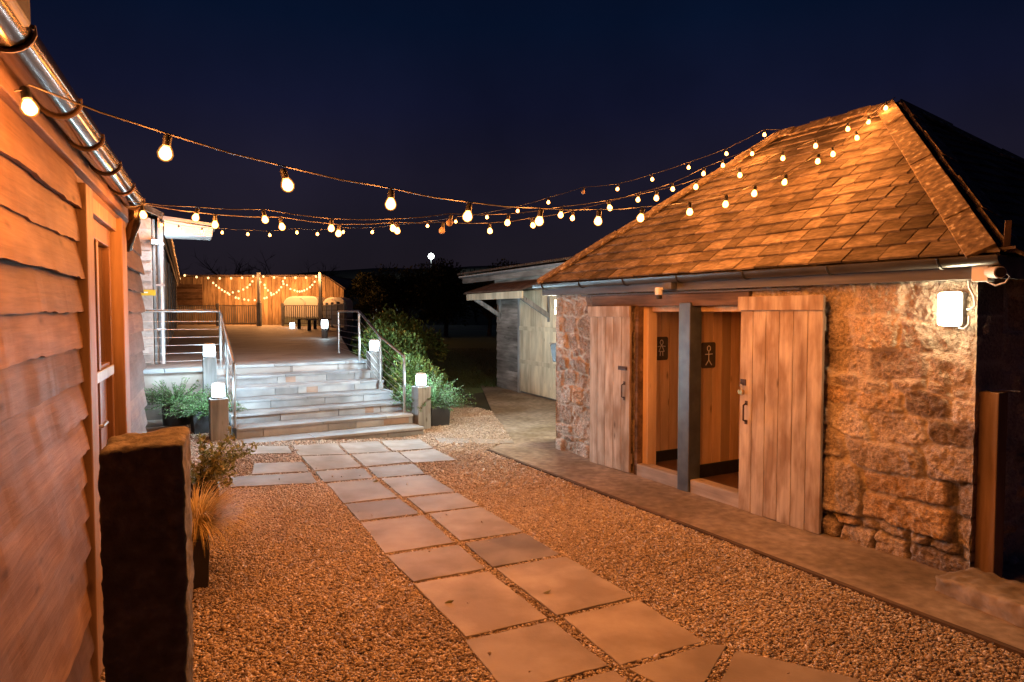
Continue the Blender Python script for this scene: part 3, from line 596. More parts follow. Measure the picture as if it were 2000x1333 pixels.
def sprigs(base, n_st, ln, spread, leafn, L, W, mat, parent_name, label, cat, group=None):
    """upright plant of many sprigs: stems + small leaves"""
    t = thing(parent_name, label, cat, base, 0, group); m = MB(); PP = []; DD = []; TT = []
    for i in range(n_st):
        az = R.uniform(0, 6.28); q = math.sqrt(R.random()); el = q * spread
        d = Vector((math.cos(az) * math.sin(el), math.sin(az) * math.sin(el), math.cos(el))); l = ln * R.uniform(.7, 1.1)
        p0 = Vector((math.cos(az) * q * .10, math.sin(az) * q * .10, 0)); pts = [p0 + d * l * k / 5 + Vector((d.x, d.y, 0)) * (.25 * l * (k / 5) ** 2) - Vector((0, 0, l * .18 * el * (k / 5) ** 2)) for k in range(6)]
        m.tube(pts, [.004 - .0005 * k for k in range(6)], 4, .4, False)
        tt = R.random()
        for j in range(leafn):
            s_ = (.15 + .85 * j / leafn) * 4.99; k = int(s_); p = pts[k].lerp(pts[k + 1], s_ - k); dd = (pts[k + 1] - pts[k]).normalized()
            o_ = Vector((R.gauss(0, 1), R.gauss(0, 1), R.gauss(0, 1))).normalized()
            PP.append(p); DD.append((dd * .7 + o_)); TT.append(min(1, max(0, tt * .6 + .5 * j / leafn * .8 + R.uniform(-.1, .1))))
    m.build('stem', M['bark'], t)
    V, f, tn = leaves(np.array(PP), np.array(DD), L * NR.uniform(.7, 1.2, len(PP)), W, np.array(TT))
    mesh_np('foliage', V, f, mat, t, tn); return t
def planter(label, base, wx, h, mat='pot', rz=RT, group='planters by the steps', round_=False):
    t = thing('planter', label, 'planter', base, rz, group); a = wx / 2; b = a * .9
    if round_:
        MB().lathe([(b, 0), (a, h), (a * .92, h), (a * .9, h - .03)], 24).build('pot', M[mat], t, True)
    else:
        m = MB(); m.add([(-b, -b, 0), (b, -b, 0), (b, b, 0), (-b, b, 0), (-a, -a, h), (a, -a, h), (a, a, h), (-a, a, h), (-a * .9, -a * .9, h), (a * .9, -a * .9, h), (a * .9, a * .9, h), (-a * .9, a * .9, h), (-a * .88, -a * .88, h - .05), (a * .88, -a * .88, h - .05), (a * .88, a * .88, h - .05), (-a * .88, a * .88, h - .05)],
              [(0, 3, 2, 1)] + [(i, (i + 1) % 4, 4 + (i + 1) % 4, 4 + i) for i in range(4)] + [(4 + i, 4 + (i + 1) % 4, 8 + (i + 1) % 4, 8 + i) for i in range(4)] + [(8 + i, 8 + (i + 1) % 4, 12 + (i + 1) % 4, 12 + i) for i in range(4)])
        m.build('pot', M[mat], t, bevel=.006)
    c = a * .88
    MB().box(-c, c, -c, c, h - .07, h - .045).build('soil', M['soil'], t)
    return t
def put(x, y, z=0): return hz(x, y, z)
b1 = Vector((hy(402, 800, 8.55).x, 8.55, .115)); planter('black square planter beside the left bollard light', b1, .34, .30)
sprigs((b1.x, b1.y, .375), 170, .36, 1.35, 26, .035, .011, M['fern'], 'green_shrub', 'bright feathery green shrub in the planter beside the left bollard', 'shrub', 'feathery shrubs in planters')
b2 = Vector((hy(345, 800, 8.75).x, 8.75, .2)); planter('black round planter against the retaining wall', b2, .36, .30, round_=True)
sprigs((b2.x, b2.y, .46), 120, .38, 1.4, 24, .035, .012, M['fern'], 'green_shrub', 'feathery green shrub in the planter by the retaining wall', 'shrub', 'feathery shrubs in planters')
b3 = put(853, 832); planter('black square planter behind the right bollard light', b3, .30, .30)
sprigs((b3.x - .12, b3.y + .05, .26), 170, .50, 1.3, 28, .04, .012, M['fern'], 'green_shrub', 'feathery green shrub in the planter right of the steps', 'shrub', 'feathery shrubs in planters')
# near planter with straw grass + leafy shrub behind
b4 = put(366, 1146); planter('dark tall planter behind the standing stone', b4, .26, .31, 'potb', RB, 'planters along the barn')
def tuft(base, n_, ln, label, mat):
    t = thing('ornamental_grass', label, 'grass plant', base); V = []; Fc = []; T = []
    for i in range(n_):
        az = R.uniform(0, 6.28); el = R.uniform(.05, .62); l = ln * R.uniform(.6, 1.15); p = Vector((math.cos(az) * .05 * R.random(), math.sin(az) * .05 * R.random(), 0))
        side = Vector((-math.sin(az), math.cos(az), 0)); w_ = R.uniform(.0026, .0048); b = len(V); K = 9; tt = R.random(); ang = el
        for k in range(K):
            ww = w_ * (1 - k / (K - .5)); V += [p - side * ww, p + side * ww]
            p = p + Vector((math.cos(az) * math.sin(ang), math.sin(az) * math.sin(ang), math.cos(ang))) * (l / K); ang += R.uniform(.1, .36)
        for k in range(K - 1): Fc.append((b + 2 * k, b + 2 * k + 1, b + 2 * k + 3, b + 2 * k + 2)); T.append(tt)
    mesh_np('foliage', [tuple(v) for v in V], Fc, mat, t, T); return t
tuft((b4.x + .07, b4.y - .02, .28), 1300, .56, 'straw coloured arching grass spilling over its planter', M['straw'])
b5 = Vector((hy(385, 900, 5.7).x, 5.7, 0)); planter('dark low planter holding the olive shrub by the barn', b5, .34, .18, 'potb', RB, 'planters along the barn')
def twiggy(base, label):
    t = thing('olive_shrub', label, 'shrub', base); m = MB(); PP = []; DD = []; TT = []
    for i in range(34):
        az = R.uniform(-1.2, 1.5) if i % 3 else R.uniform(0, 6.28); el = R.uniform(.25, 1.15); l = R.uniform(.28, .58)
        p = Vector((R.uniform(-.06, .06), R.uniform(-.06, .06), 0)); pts = [p]; a = el
        for k in range(7):
            p = p + Vector((math.cos(az) * math.sin(a), math.sin(az) * math.sin(a), math.cos(a))) * (l / 7); az += R.uniform(-.25, .25); a += R.uniform(-.05, .16); pts.append(p)
        m.tube(pts, [.0035 - .0003 * k for k in range(8)], 4, .3, False)
        for k in range(2, 8):
            for j in range(9):
                PP.append(pts[k] + Vector((R.gauss(0, .008), R.gauss(0, .008), R.gauss(0, .008)))); DD.append(Vector((R.gauss(0, 1), R.gauss(0, 1), R.gauss(.2, 1)))); TT.append(R.random())
    m.build('stem', M['bark'], t); V, f, tn = leaves(np.array(PP), np.array(DD),   .046 * NR.uniform(.6, 1.2, len(PP)), .022, np.array(TT)); mesh_np('foliage', V, f, M['olive'], t, tn)
    return t
twiggy((b5.x + .04, b5.y, .15), 'twiggy olive-green shrub between barn door and path')
# evergreen bushes beside right handrail
def bush(label, c, rad, N, mat, L=.085, W=.04, cat='bush', group=None):
    t = thing('evergreen_bush', label, cat, (c[0], c[1], 0), 0, group); P = []; 
    V0, u0 = [], []
    for i in range(9):
        cc = (R.uniform(-.5, .5) * rad[0], R.uniform(-.5, .5) * rad[1], rad[2] * R.uniform(.35, .62)); k = R.uniform(.5, .72)
        p, u = blob(N // 9, cc, (rad[0] * k, rad[1] * k, rad[2] * k), .6); V0.append(p); u0.append(u)
    P = np.concatenate(V0); u = np.concatenate(u0); ok = P[:, 2] > .02; P = P[ok]; u = u[ok]
    D = u + NR.normal(0, .6, P.shape); tt = np.clip(.45 + .5 * (fbm(P[:, 0] * 4, P[:, 1] * 4, P[:, 2] * 4) - .5) * 2 + NR.normal(0, .2, len(P)), 0, 1)
    V, f, tn = leaves(P, D, L * NR.uniform(.6, 1.3, len(P)), W, tt); mesh_np('foliage', V, f, mat, t, tn)
    m = MB()
    for i in range(7):
        a = R.uniform(0, 6.28); m.tube([(0, 0, 0), (math.cos(a) * rad[0] * .2, math.sin(a) * rad[1] * .2, rad[2] * .4), (math.cos(a) * rad[0] * .5, math.sin(a) * rad[1] * .5, rad[2] * .75)], [.03, .02, .008], 5)
    m.build('trunk', M['bark'], t); return t
bush('rounded evergreen bush behind the right handrail at the top', (-2.3, 12.5, 0), (.66, .85, 1.12), 9000, M['laurel'])
bush('yellow-tinged evergreen bush halfway down the right handrail', (-1.5, 11.1, 0), (.5, .65, .72), 5200, M['laurel'], .07, .03)
bush('dark evergreen bush at the lawn edge behind the rounded bush', (-2.8, 17.8, 0), (1.2, 1.5, 1.3), 6000, M['laurel'], .1, .05)
# ------------------------------------------------------------------ REAR TIMBER WING (left of terrace)
wg = thing('timber_wing', 'rear timber wing with pale lapped cladding beside the terrace', 'building', c2, RW)
ZW = 2.12
def lap(x0, x1, z0, z1, e, axis='y', at=0.0, out=-1):
    m = MB(); n_ = int((z1 - z0) / e)
    for i in range(n_):
        zb = z0 + i * e; t = R.random()
        if axis == 'y': m.hexa([(x0, at + out * .03, zb), (x1, at + out * .03, zb), (x1, at, zb), (x0, at, zb), (x0, at + out * .006, zb + e + .015), (x1, at + out * .006, zb + e + .015), (x1, at, zb + e + .015), (x0, at, zb + e + .015)], t)
        else: m.hexa([(at + out * .03, x0, zb), (at + out * .03, x1, zb), (at, x1, zb), (at, x0, zb), (at + out * .006, x0, zb + e + .015), (at + out * .006, x1, zb + e + .015), (at, x1, zb + e + .015), (at, x0, zb + e + .015)], t)
    return m
lap(.02, 1.6, .02, ZW - .0, .15, 'x', .0, -1).build('gable_wall', M['lightclad'], wg)
MB().box(.0, .05, -.035, .0, -.9, ZW).build('corner_board', M['greypost'], wg, bevel=.004)
lap(.05, 26, .02, ZW, .15, 'y', .0, -1).build('side_wall', M['lightclad'], wg)
MB().box(.01, 26, .01, .3, -.9, ZW).box(.004, .3, .05, 1.6, -.9, ZW - .05).build('inner_wall', M['lightclad'], wg)
for i in range(5):
    x = 4 + i * 4.2
    wd = MB().box(x, x + .07, -.06, -.03, .05, 2.0).box(x + 1.1, x + 1.17, -.06, -.03, .05, 2.0).box(x + .07, x + 1.1, -.06, -.03, 1.93, 2.0).box(x + .07, x + 1.1, -.06, -.03, .05, .12).build('window', M['greypost'], wg)
    MB().box(x + .07, x + 1.1, -.045, -.035, .12, 1.93).build('pane', M['glassd'], wd)
ze = 2.14
MB().extr([(-.1, -.12, ze), (-.1, 4, ze + 2.0), (-.1, 4, ze + 2.1), (-.1, -.16, ze + .07)], (26.2, 0, 0)).build('roof', M['slate'], wg)
MB().box(-.05, 26, -.10, -.075, ze - .14, ze).build('fascia', M['barnpost'], wg)
g2 = halfpipe(.5, 26, -.17, ze, .06).build('gutter', M['copper'], wg, True)
MB().tube([(.05, -.10, ze - .05), (.05, -.10, 0)], .042, 12).build('downpipe', M['galv'], wg, True)
MB().tube([(.35, -.07, ze - .05), (.35, -.07, 0)], .03, 10).build('downpipe', M['galv'], wg, True)
for z in (.5, 1.15, 1.75): MB().box(.0, .1, -.15, -.03, z, z + .03).build('pipe_bracket', M['galv'], wg)
cn = MB().extr([(-.05, -.16, ze - .02), (-.05, -.82, ze - .10), (-.05, -.80, ze - .24), (-.05, -.16, ze - .24)], (.6, 0, 0)).build('canopy', M['white'], wg, bevel=.01)
MB().extr([(-.09, -.14, ze + .03), (-.09, -.86, ze - .05), (-.09, -.86, ze - .09), (-.09, -.14, ze - .015)], (.7, 0, 0)).build('canopy_cover', M['galv'], cn)
fl = hp(303, 473, c2 - dW * .08, dW)
ft = thing('floodlight', 'small bright cool white floodlight on the wing corner by the canopy', 'floodlight', fl, RW)
MB().box(-.02, .03, -.05, .05, -.035, .035).build('housing', M['blackmat'], ft, bevel=.006)
MB().box(-.026, -.021, -.042, .042, -.028, .028).build('lens', M['lant'], ft)
lamp((-.06, -.11, -.0), 34, COOL, .03, ft, 'floodlight_lamp')
ys = hp(286, 572, c2 - dW * .04, dW)
yt = thing('yellow_sign', 'small yellow plate sign on the pale cladding', 'sign', ys, RW)
MB().box(-.006, .0, -.12, .12, -.042, .042).build('plate', M['yellow'], yt); MB().box(-.009, -.0061, -.02, .07, -.006, .012).build('lettering', M['white'], yt)
# ------------------------------------------------------------------ FAR END OF TERRACE
YF = 37.0; ZB = ZD
def X_at(x, Y): return hy(x, 600, Y).x
def fence(label, p, q, hgt=1.12, posts=True, gap=.115):
    p = Vector(p); q = Vector(q); L = (q - p).length; d = (q - p).normalized(); rz = math.atan2(d.y, d.x)
    t = thing('wooden_railing', label, 'railing', p, rz, 'wooden railings at the end of the terrace')
    MB().box(0, L, -.045, .045, hgt - .04, hgt).build('top_rail', M['greywood'], t); MB().box(0, L, -.02, .02, .1, .16).build('bottom_rail', M['greywood'], t)
    np_ = max(2, int(round(L / 2.3)) + 1)
    for i in range(np_): MB().box(-.06, .06, -.06, .06, 0, hgt + .1).build('post', M['greypost'], t).location.x = L * i / (np_ - 1)
    n_ = int(L / gap); b0 = None
    for i in range(1, min(n_, 95)):
        if b0 is None: b0 = MB().box(-.02, .02, -.02, .02, .16, hgt - .04).build('baluster', M['greypost'], t); o = b0
        else: o = b0.copy(); COL.objects.link(o); o.parent = t
        o.location.x = L * i / n_
    return t
fence('wooden railing in front of the far cladding, left of the opening', (X_at(343, YF), YF, ZB), (X_at(506, YF), YF, ZB))
fence('wooden railing in front of the pale caravans', (X_at(552, YF), YF, ZB), (X_at(627, YF), YF, ZB))
fence('wooden railing slanting along the right edge of the terrace', (X_at(629, YF), YF, ZB), (X_at(674, 29), 29, ZB))
YW = 40.4
fw = thing('cladding_barn', 'far barn with vertical timber cladding strung with fairy lights', 'barn', (X_at(320, YW), YW, 0))
x0f = X_at(320, YW); XW = lambda x: X_at(x, YW) - x0f; ZT = hy(500, 541, YW).z; ZTR = hy(672, 566, YW).z
m = MB(); x = 0
while x < XW(672):
    w_ = R.uniform(.16, .24); xa, xb = x, min(x + w_, XW(672)); zf = lambda xx: ZT if xx < XW(638) else ZT + (ZTR - ZT) * (xx - XW(638)) / (XW(672) - XW(638)); o_ = R.choice([0, .025])
    m.hexa([(xa, -.02 - o_, .3), (xb - .012, -.02 - o_, .3), (xb - .012, .1, .3), (xa, .1, .3), (xa, -.02 - o_, zf(xa)), (xb - .012, -.02 - o_, zf(xb)), (xb - .012, .1, zf(xb)), (xa, .1, zf(xa))], R.random()); x += w_
m.build('wall', M['farclad'], fw)
MB().hexa([(-.2, -.25, ZT + .02), (XW(638), -.25, ZT + .02), (XW(638), 8, ZT + .12), (-.2, 8, ZT + .12), (-.2, -.25, ZT + .1), (XW(638), -.25, ZT + .1), (XW(638), 8, ZT + .2), (-.2, 8, ZT + .2)]).hexa([(XW(638), -.2, ZT + .02), (XW(676), -.2, ZTR + .0), (XW(676), 8, ZTR), (XW(638), 8, ZT + .02), (XW(638), -.2, ZT + .1), (XW(676), -.2, ZTR + .08), (XW(676), 8, ZTR + .08), (XW(638), 8, ZT + .1)]).build('roof', M['corr'], fw)
z1_ = hy(370, 556, YW).z; z0_ = hy(370, 598, YW).z
m = MB(); zz = z0_
while zz < z1_ - .02: m.box(XW(344), XW(397), -.09, -.05, zz, min(zz + .155, z1_)); zz += .165
m.build('shutter', M['barnwood'], fw)
# poles
for px_ in (506, 626):
    Yp = YF - .25; zt = hy(px_, 533, Yp).z
    t = thing('timber_pole', 'tall slim pole at the terrace railing, ' + ('near the opening' if px_ < 550 else 'in front of the caravans'), 'pole', (X_at(px_, Yp), Yp, ZB), 0, 'light poles at the end of the terrace')
    MB().box(-.07, .07, -.07, .07, 0, zt - ZB).build('shaft', M['greypost'], t); MB().box(-.11, .11, -.11, .11, 0, 1.25).build('base_post', M['greypost'], t)
# caravans
def caravan(label, xa, xb, ya, Y, dpt=1.9):
    X0, X1 = X_at(xa, Y), X_at(xb, Y); L = X1 - X0; zt = hy(xa, ya, Y).z; z0 = .45; H = zt - z0
    t = thing('caravan', label, 'caravan', (X0, Y, 0), 0, 'caravans behind the terrace')
    def prof(xl, xr, zb, zt_, r1, r2):
        p = [(xl, zb), (xr, zb)]
        for k in range(9): a = k * math.pi / 16; p.append((xr - r2 + r2 * math.cos(a), zt_ - r2 + r2 * math.sin(a)))
        for k in range(9): a = math.pi / 2 + k * math.pi / 16; p.append((xl + r1 + r1 * math.cos(a), zt_ - r1 + r1 * math.sin(a)))
        return p
    zm = z0 + H * .42
    MB().extr([(a, 0, b) for a, b in prof(0, L, zm, zt, .55, .35)], (0, dpt, 0)).build('body', M['caravan'], t, bevel=.06)
    MB().extr([(a, -.012, b) for a, b in [(0, z0), (L, z0), (L, zm), (0, zm)]], (0, dpt + .02, 0)).build('skirt_band', M['carvgreen'], t)
    for fx in (.62,):
        pts = [(L * fx, -.02, zm)] + [(L * fx - .25 + .25 * math.cos(a), -.02, zt - .35 + .25 * math.sin(a)) for a in [k * math.pi / 16 for k in range(9)]]
        MB().tube(pts, .03, 6).build('trim_hoop', M['white'], t, True)
    for fx in (.3, .72):
        w_ = MB(); w_.tube([(L * fx, .08, .33), (L * fx, .28, .33)], .33, 18); w_.build('wheel', M['blackmat'], t)
    return t
caravan('long pale caravan with rounded top behind the railing', 552, 622, 579, 37.5)
caravan('second pale caravan half hidden behind the right pole', 628, 674, 581, 37.9)
# picnic benches, lanterns
def bench(label, x, y, ln):
    p = hz(x, y, ZB + .0); t = thing('trestle_bench', label, 'bench', (p.x, p.y, ZB), .15, 'trestle benches on the terrace')
    MB().box(-ln / 2, ln / 2, -.2, .2, .42, .47).build('seat', M['greywood'], t)
    for sx in (-1, 1):
        m = MB(); a = sx * ln * .36
        m.beam((a, -.17, .42), (a, -.24, 0), .09, .07).beam((a, .17, .42), (a, .24, 0), .09, .07).box(a - .04, a + .04, -.17, .17, .16, .24); m.build('trestle', M['blackmat'], t)
    return t
bench('dark trestle bench on the terrace, left one of the pair', 600, 643, .95); bench('dark trestle bench on the terrace, nearest the railing', 622, 646, 1.0)
def lantern(label, base, h, p, r=.09, pole=True):
    t = thing('lantern', label, 'lantern', base, 0)
    if pole: MB().box(-.07, .07, -.07, .07, 0, h - .25).build('post', M['greypost'], t)
    MB().lathe([(r, h - .25), (r * 1.1, h - .15), (r, h - .02)], 12).build('glass', M['lant'], t, True)
    MB().lathe([(r * 1.2, h - .019), (r * .6, h + .03)], 12).build('lid', M['galv'], t, True)
    return t
pl = hz(571, 641, ZB); lantern('small white lantern on the terrace floor by the opening', (pl.x, pl.y, ZB), .27, 12, .1, False)
pl = Vector((X_at(657, 20), 20, ZB)); lantern('post lantern behind the right handrail near the railing', (pl.x - .35, pl.y, ZB - .3), .85, 5)
# ------------------------------------------------------------------ SHED beyond the stone building
sA = hz(972, 757); sB = hz(1085, 786); dH = (sA - sB).normalized(); RH = math.atan2(dH.y, dH.x); LH = (sA - sB).length
sh = thing('timber_shed', 'weathered timber shed with corrugated roof beyond the stone building', 'shed', sB, RH)   # local x away along front, +y outward
def hu(x, y=700, off=0.0):
    nn = Vector((-dH.y, dH.x, 0)); p = hp(x, y, sB + nn * off, nn) - sB; return p.dot(dH), p.z
ud = hu(1019)[0]; zr = hu(1095, 530, .5)[1]
lap(ud, LH, .02, 2.25, .2, 'y', 0, 1).build('wall', M['greywood'], sh)
MB().box(-1.5, LH - .01, -2.5, -.02, 0, 2.25).build('inner_wall', M['greywood'], sh)
dd = MB()
for k in range(5):
    a = -.9 + (ud + .9) * k / 5; b = -.9 + (ud + .9) * (k + 1) / 5; dd.box(a + .004, b - .004, .0, .04, .06, 2.06)
dd = dd.build('door', M['shedcream'], sh, bevel=.003); MB().box(-.9, ud, .041, .06, 1.28, 1.36).box(-.9, ud, .041, .055, .62, .70).build('ledge', M['shedcream'], dd)
MB().box(ud - .02, ud + .05, -.01, .07, .0, 2.2).build('door_post', M['greypost'], sh)
# lower canopy with brackets
uc0 = hu(1020, 575, .62)[0]; uc1 = hu(912, 578, .62)[0]; zc = hu(966, 578, .62)[1]
MB().box(uc0, uc1, .60, .63, zc - .07, zc + .06).build('canopy_fascia', M['shedcream'], sh)
def corrug(x0, x1, ya, za, yb, zb, mat, name, amp=.018, pitch=.076):
    n_ = int((x1 - x0) / pitch * 6); V = []; Fc = []
    for i in range(n_ + 1):
        x = x0 + (x1 - x0) * i / n_; h_ = amp * math.sin(2 * math.pi * x / pitch)
        for (y_, z_) in ((ya, za), (yb, zb)):
            V += [(x, y_, z_ + h_), (x, y_, z_ + h_ - .006)]
    for i in range(n_):
        p = i * 4; q = p + 4; Fc += [(p, p + 2, q + 2, q), (p + 1, q + 1, q + 3, p + 3), (p, q, q + 1, p + 1), (p + 2, p + 3, q + 3, q + 2)]
    return MB().add(V, Fc).build(name, mat, sh, True)
corrug(uc0 - .04, uc1 + .04, .68, zc + .08, 0, zc + .30, M['corr'], 'canopy')
for u_ in (uc0 + .08, uc1 - .45):
    MB().beam((u_, .0, zc - .42), (u_, .6, zc - .05), .06, .08).beam((u_, .03, zc - .5), (u_, .03, zc + .2), .06, .06).build('bracket', M['greypost'], sh)
# main roof
zr0 = hu(900, 541, .35)[1]; ur1 = hu(900, 541, .35)[0]
corrug(-1.5, ur1 + .05, .42, zr0 + .06, -2.2, zr0 + .42, M['corr'], 'roof')
MB().box(-1.5, ur1, .28, .31, zr0 - .16, zr0).build('fascia', M['greywood'], sh); MB().box(-1.5, LH + .05, .0, .05, zr0 - .28, zr0 - .1).build('wall_plate', M['greywood'], sh)
MB().box(-1.5, LH, -.04, .0, 2.2, zr0).build('upper_wall', M['greywood'], sh)
halfpipe(-1.5, ur1, .36, zr0 + .0, .05).build('gutter', M['galv'], sh, True)
# ------------------------------------------------------------------ STONE BUILDING
sb = thing('stone_building', 'small stone outbuilding with hipped slate roof and lavatory doors', 'building', PR, RS)
H = 1.86
def rubble(name, L, H, seed, holes, parent, flip=False, T=None, res=.01):
    rr = random.Random(seed); seeds = []; z = -.05
    while z < H + .1:
        h = rr.choice([.07, .10, .13, .17, .21, .26, .33]) * rr.uniform(.9, 1.1); x = -.3 + rr.uniform(-.2, 0)
        while x < L + .3:
            w_ = min(.58, h * rr.uniform(.7, 2.2) + .05)
            if h > .22 and rr.random() < .3:
                k = rr.uniform(.35, .65)
                seeds += [(x + w_ / 2, z + h * k / 2, w_ / 2, h * k / 2, rr.random()), (x + w_ / 2, z + h * (1 + k) / 2, w_ / 2, h * (1 - k) / 2, rr.random())]
            else: seeds.append((x + w_ / 2, z + h / 2 + rr.uniform(-.03, .03), w_ / 2, h / 2 * rr.uniform(.85, 1.15), rr.random()))
            x += w_
        z += h
    nx, nz = int(L / res), int(H / res); gx, gz = np.meshgrid(np.linspace(0, L, nx + 1), np.linspace(0, H, nz + 1)); gx = gx.ravel(); gz = gz.ravel()
    wx = gx + .13 * (fbm(gx * 3.1, gz * 3.1, seed) - .5) + .03 * (fbm(gx * 14, gz * 14, seed + 2) - .5); wz = gz + .13 * (fbm(gx * 3.1, gz * 3.1, seed + 9) - .5) + .03 * (fbm(gx * 14, gz * 14, seed + 5) - .5)
    d1 = np.full(len(gx), 9.); d2 = np.full(len(gx), 9.); ii = np.zeros(len(gx), int)
    for n_, (sx_, sz_, hw, hh, rv) in enumerate(seeds):
        d = ((np.abs(wx - sx_) / hw) ** 4 + (np.abs(wz - sz_) / hh) ** 4) ** .25; d = (d - 1) * min(hw, hh)
        c = d < d1; d2 = np.where(c, d1, np.minimum(d2, d)); d1 = np.where(c, d, d1); ii = np.where(c, n_, ii)
    sd = np.array(seeds); idv = sd[ii, 4]; r2 = np.random.default_rng(seed); tl = r2.normal(0, .06, (len(sd), 2)); pr = r2.normal(0, .008, len(sd))
    st_ = np.clip((d2 - d1 - .008) / .022, 0, 1) ** .7
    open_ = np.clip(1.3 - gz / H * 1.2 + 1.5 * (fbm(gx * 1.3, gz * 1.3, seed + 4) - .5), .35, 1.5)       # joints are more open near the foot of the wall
    face = tl[ii, 0] * (wx - sd[ii, 0]) + tl[ii, 1] * (wz - sd[ii, 1]) + pr[ii]
    rid = np.abs(2 * fbm(gx * 9, gz * 9, seed + 1, 3) - 1)
    dep = -(1 - st_) * .042 * open_ + np.clip(face, -.03, .03) * st_ - .030 * (rid < .12) * st_ * .4 - .03 * rid * st_ + .030 * (fbm(gx * 21, gz * 21, seed + 3, 3) - .5) + .02 * (fbm(gx * 60, gz * 60, seed + 6, 2) - .5)
    edge = np.clip(np.minimum(gx, L - gx) / .07, 0, 1); dep = dep * (.3 + .7 * edge)
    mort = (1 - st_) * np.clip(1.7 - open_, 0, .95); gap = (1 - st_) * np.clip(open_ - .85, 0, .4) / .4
    V = np.stack([gx, dep, gz], 1); V[:, 0] += .004 * (fbm(gz * 6, gx * 0 + 3.3, seed) - .5) * (1 - edge) * 2
    a = (np.arange(nz)[:, None] * (nx + 1) + np.arange(nx)[None]).ravel(); Fq = np.stack([a, a + nx + 1, a + nx + 2, a + 1], 1)
    cx_ = V[Fq].mean(1); k = np.ones(len(Fq), bool)
    for (xa, xb, za, zb) in holes: k &= ~((cx_[:, 0] > xa) & (cx_[:, 0] < xb) & (cx_[:, 2] > za) & (cx_[:, 2] < zb))
    Fq = Fq[k]
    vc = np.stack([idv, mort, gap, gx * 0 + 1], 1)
    # skirts so that corners close
    V2 = V.copy(); V2[:, 1] = -.3
    nV = len(V); le = np.arange(nz + 1) * (nx + 1); re = le + nx
    sk = [(le[i], le[i + 1], nV + le[i + 1], nV + le[i]) for i in range(nz)] + [(re[i + 1], re[i], nV + re[i], nV + re[i + 1]) for i in range(nz)]
    if T is None: V = np.concatenate([V, V2]); vc = np.concatenate([vc, vc]); Fq = np.concatenate([Fq, np.array(sk)])
    if T is not None: V = np.array([T(p) for p in V])
    return mesh_np(name, V, Fq, M['rubble'], parent, vcol=vc, smooth=True)
uR0, uR1 = su(1613)[0], su(1453)[0]; uO0, uO1 = su(1452)[0], su(1245)[0]; uP0, uP1 = su(1352)[0], su(1330)[0]; uL0, uL1 = su(1238)[0], su(1160)[0]
print('u', uR0, uR1, uO0, uP0, uP1, uO1, uL0, uL1)
ZO = 1.70
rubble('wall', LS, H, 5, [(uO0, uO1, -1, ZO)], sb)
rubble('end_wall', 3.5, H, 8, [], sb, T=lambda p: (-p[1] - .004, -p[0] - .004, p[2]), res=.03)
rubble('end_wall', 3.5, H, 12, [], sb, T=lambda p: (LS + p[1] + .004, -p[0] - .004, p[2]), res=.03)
MB().box(0, LS, -3.5, -3.3, 0, H).build('back_wall', M['rubble'], sb)
# lavatory interior
ZI = .12
MB().box(uO0 - .1, uO1 + .1, -1.7, -.06, .0, ZI, .2).build('cubicle_floor', M['floortile'], sb)
def boards(x, y0, y1, face, name='partition'):
    m = MB(); y = y0
    while y < y1 - .01:
        b = min(y + .118, y1); m.box(x - .012, x + .012, y + .002, b - .002, ZI, H - .04); y = b
    return m.build(name, M['tng'], sb, bevel=.003)
boards(uO1 + .02, -1.6, -.02, 1); boards((uP0 + uP1) / 2 + .0, -1.6, -.09, 1); boards(uO0 - .05, -1.6, -.30, 1)
m = MB(); x = uO0 - .06
while x < uO1 + .04: m.box(x + .002, x + .116, -1.64, -1.615, ZI, H - .04); x += .118
m.build('back_panel', M['tng'], sb, bevel=.003)
MB().box(uO0 - .1, uO1 + .1, -1.7, -.1, H - .035, H - .0).build('cubicle_ceiling', M['tng'], sb)
um = (uP0 + uP1) / 2
MB().box(uO1 - .004, uO1 + .007, -1.6, -.10, ZI, ZI + .11).box(um - .026, um - .0125, -1.6, -.10, ZI, ZI + .12).build('skirting', M['blackmat'], sb)
MB().box(uP0, uP1, -.10, .045, .0, ZO + .03).build('door_post', M['bluepost'], sb, bevel=.006)
MB().box(uO1 - .095, uO1 - .02, -.16, -.045, ZI, ZO).build('jamb', M['jamb'], sb, bevel=.004)
MB().box(uO1 - .018, uO1 + .03, -.20, .02, .02, ZO).build('jamb', M['lintel'], sb, bevel=.004)
MB().box(um + .018, um + .07, -.16, -.101, ZI, ZO).build('jamb', M['jamb'], sb, bevel=.004)
MB().box(uO0, uO1 - .1, -.14, -.09, ZO - .05, ZO - .0).build('head_jamb', M['jamb'], sb)
MB().box(uO0 - .05, uL1 + .02, -.05, .022, ZO, ZO + .115).build('lintel', M['lintel'], sb, bevel=.008)
MB().box(um + .075, uO1 - .02, -.10, .03, .0, ZI + .02).box(uO0 + .005, uP0 - .005, -.10, .03, .0, ZI + .02).build('sill', M['sill'], sb, bevel=.01)
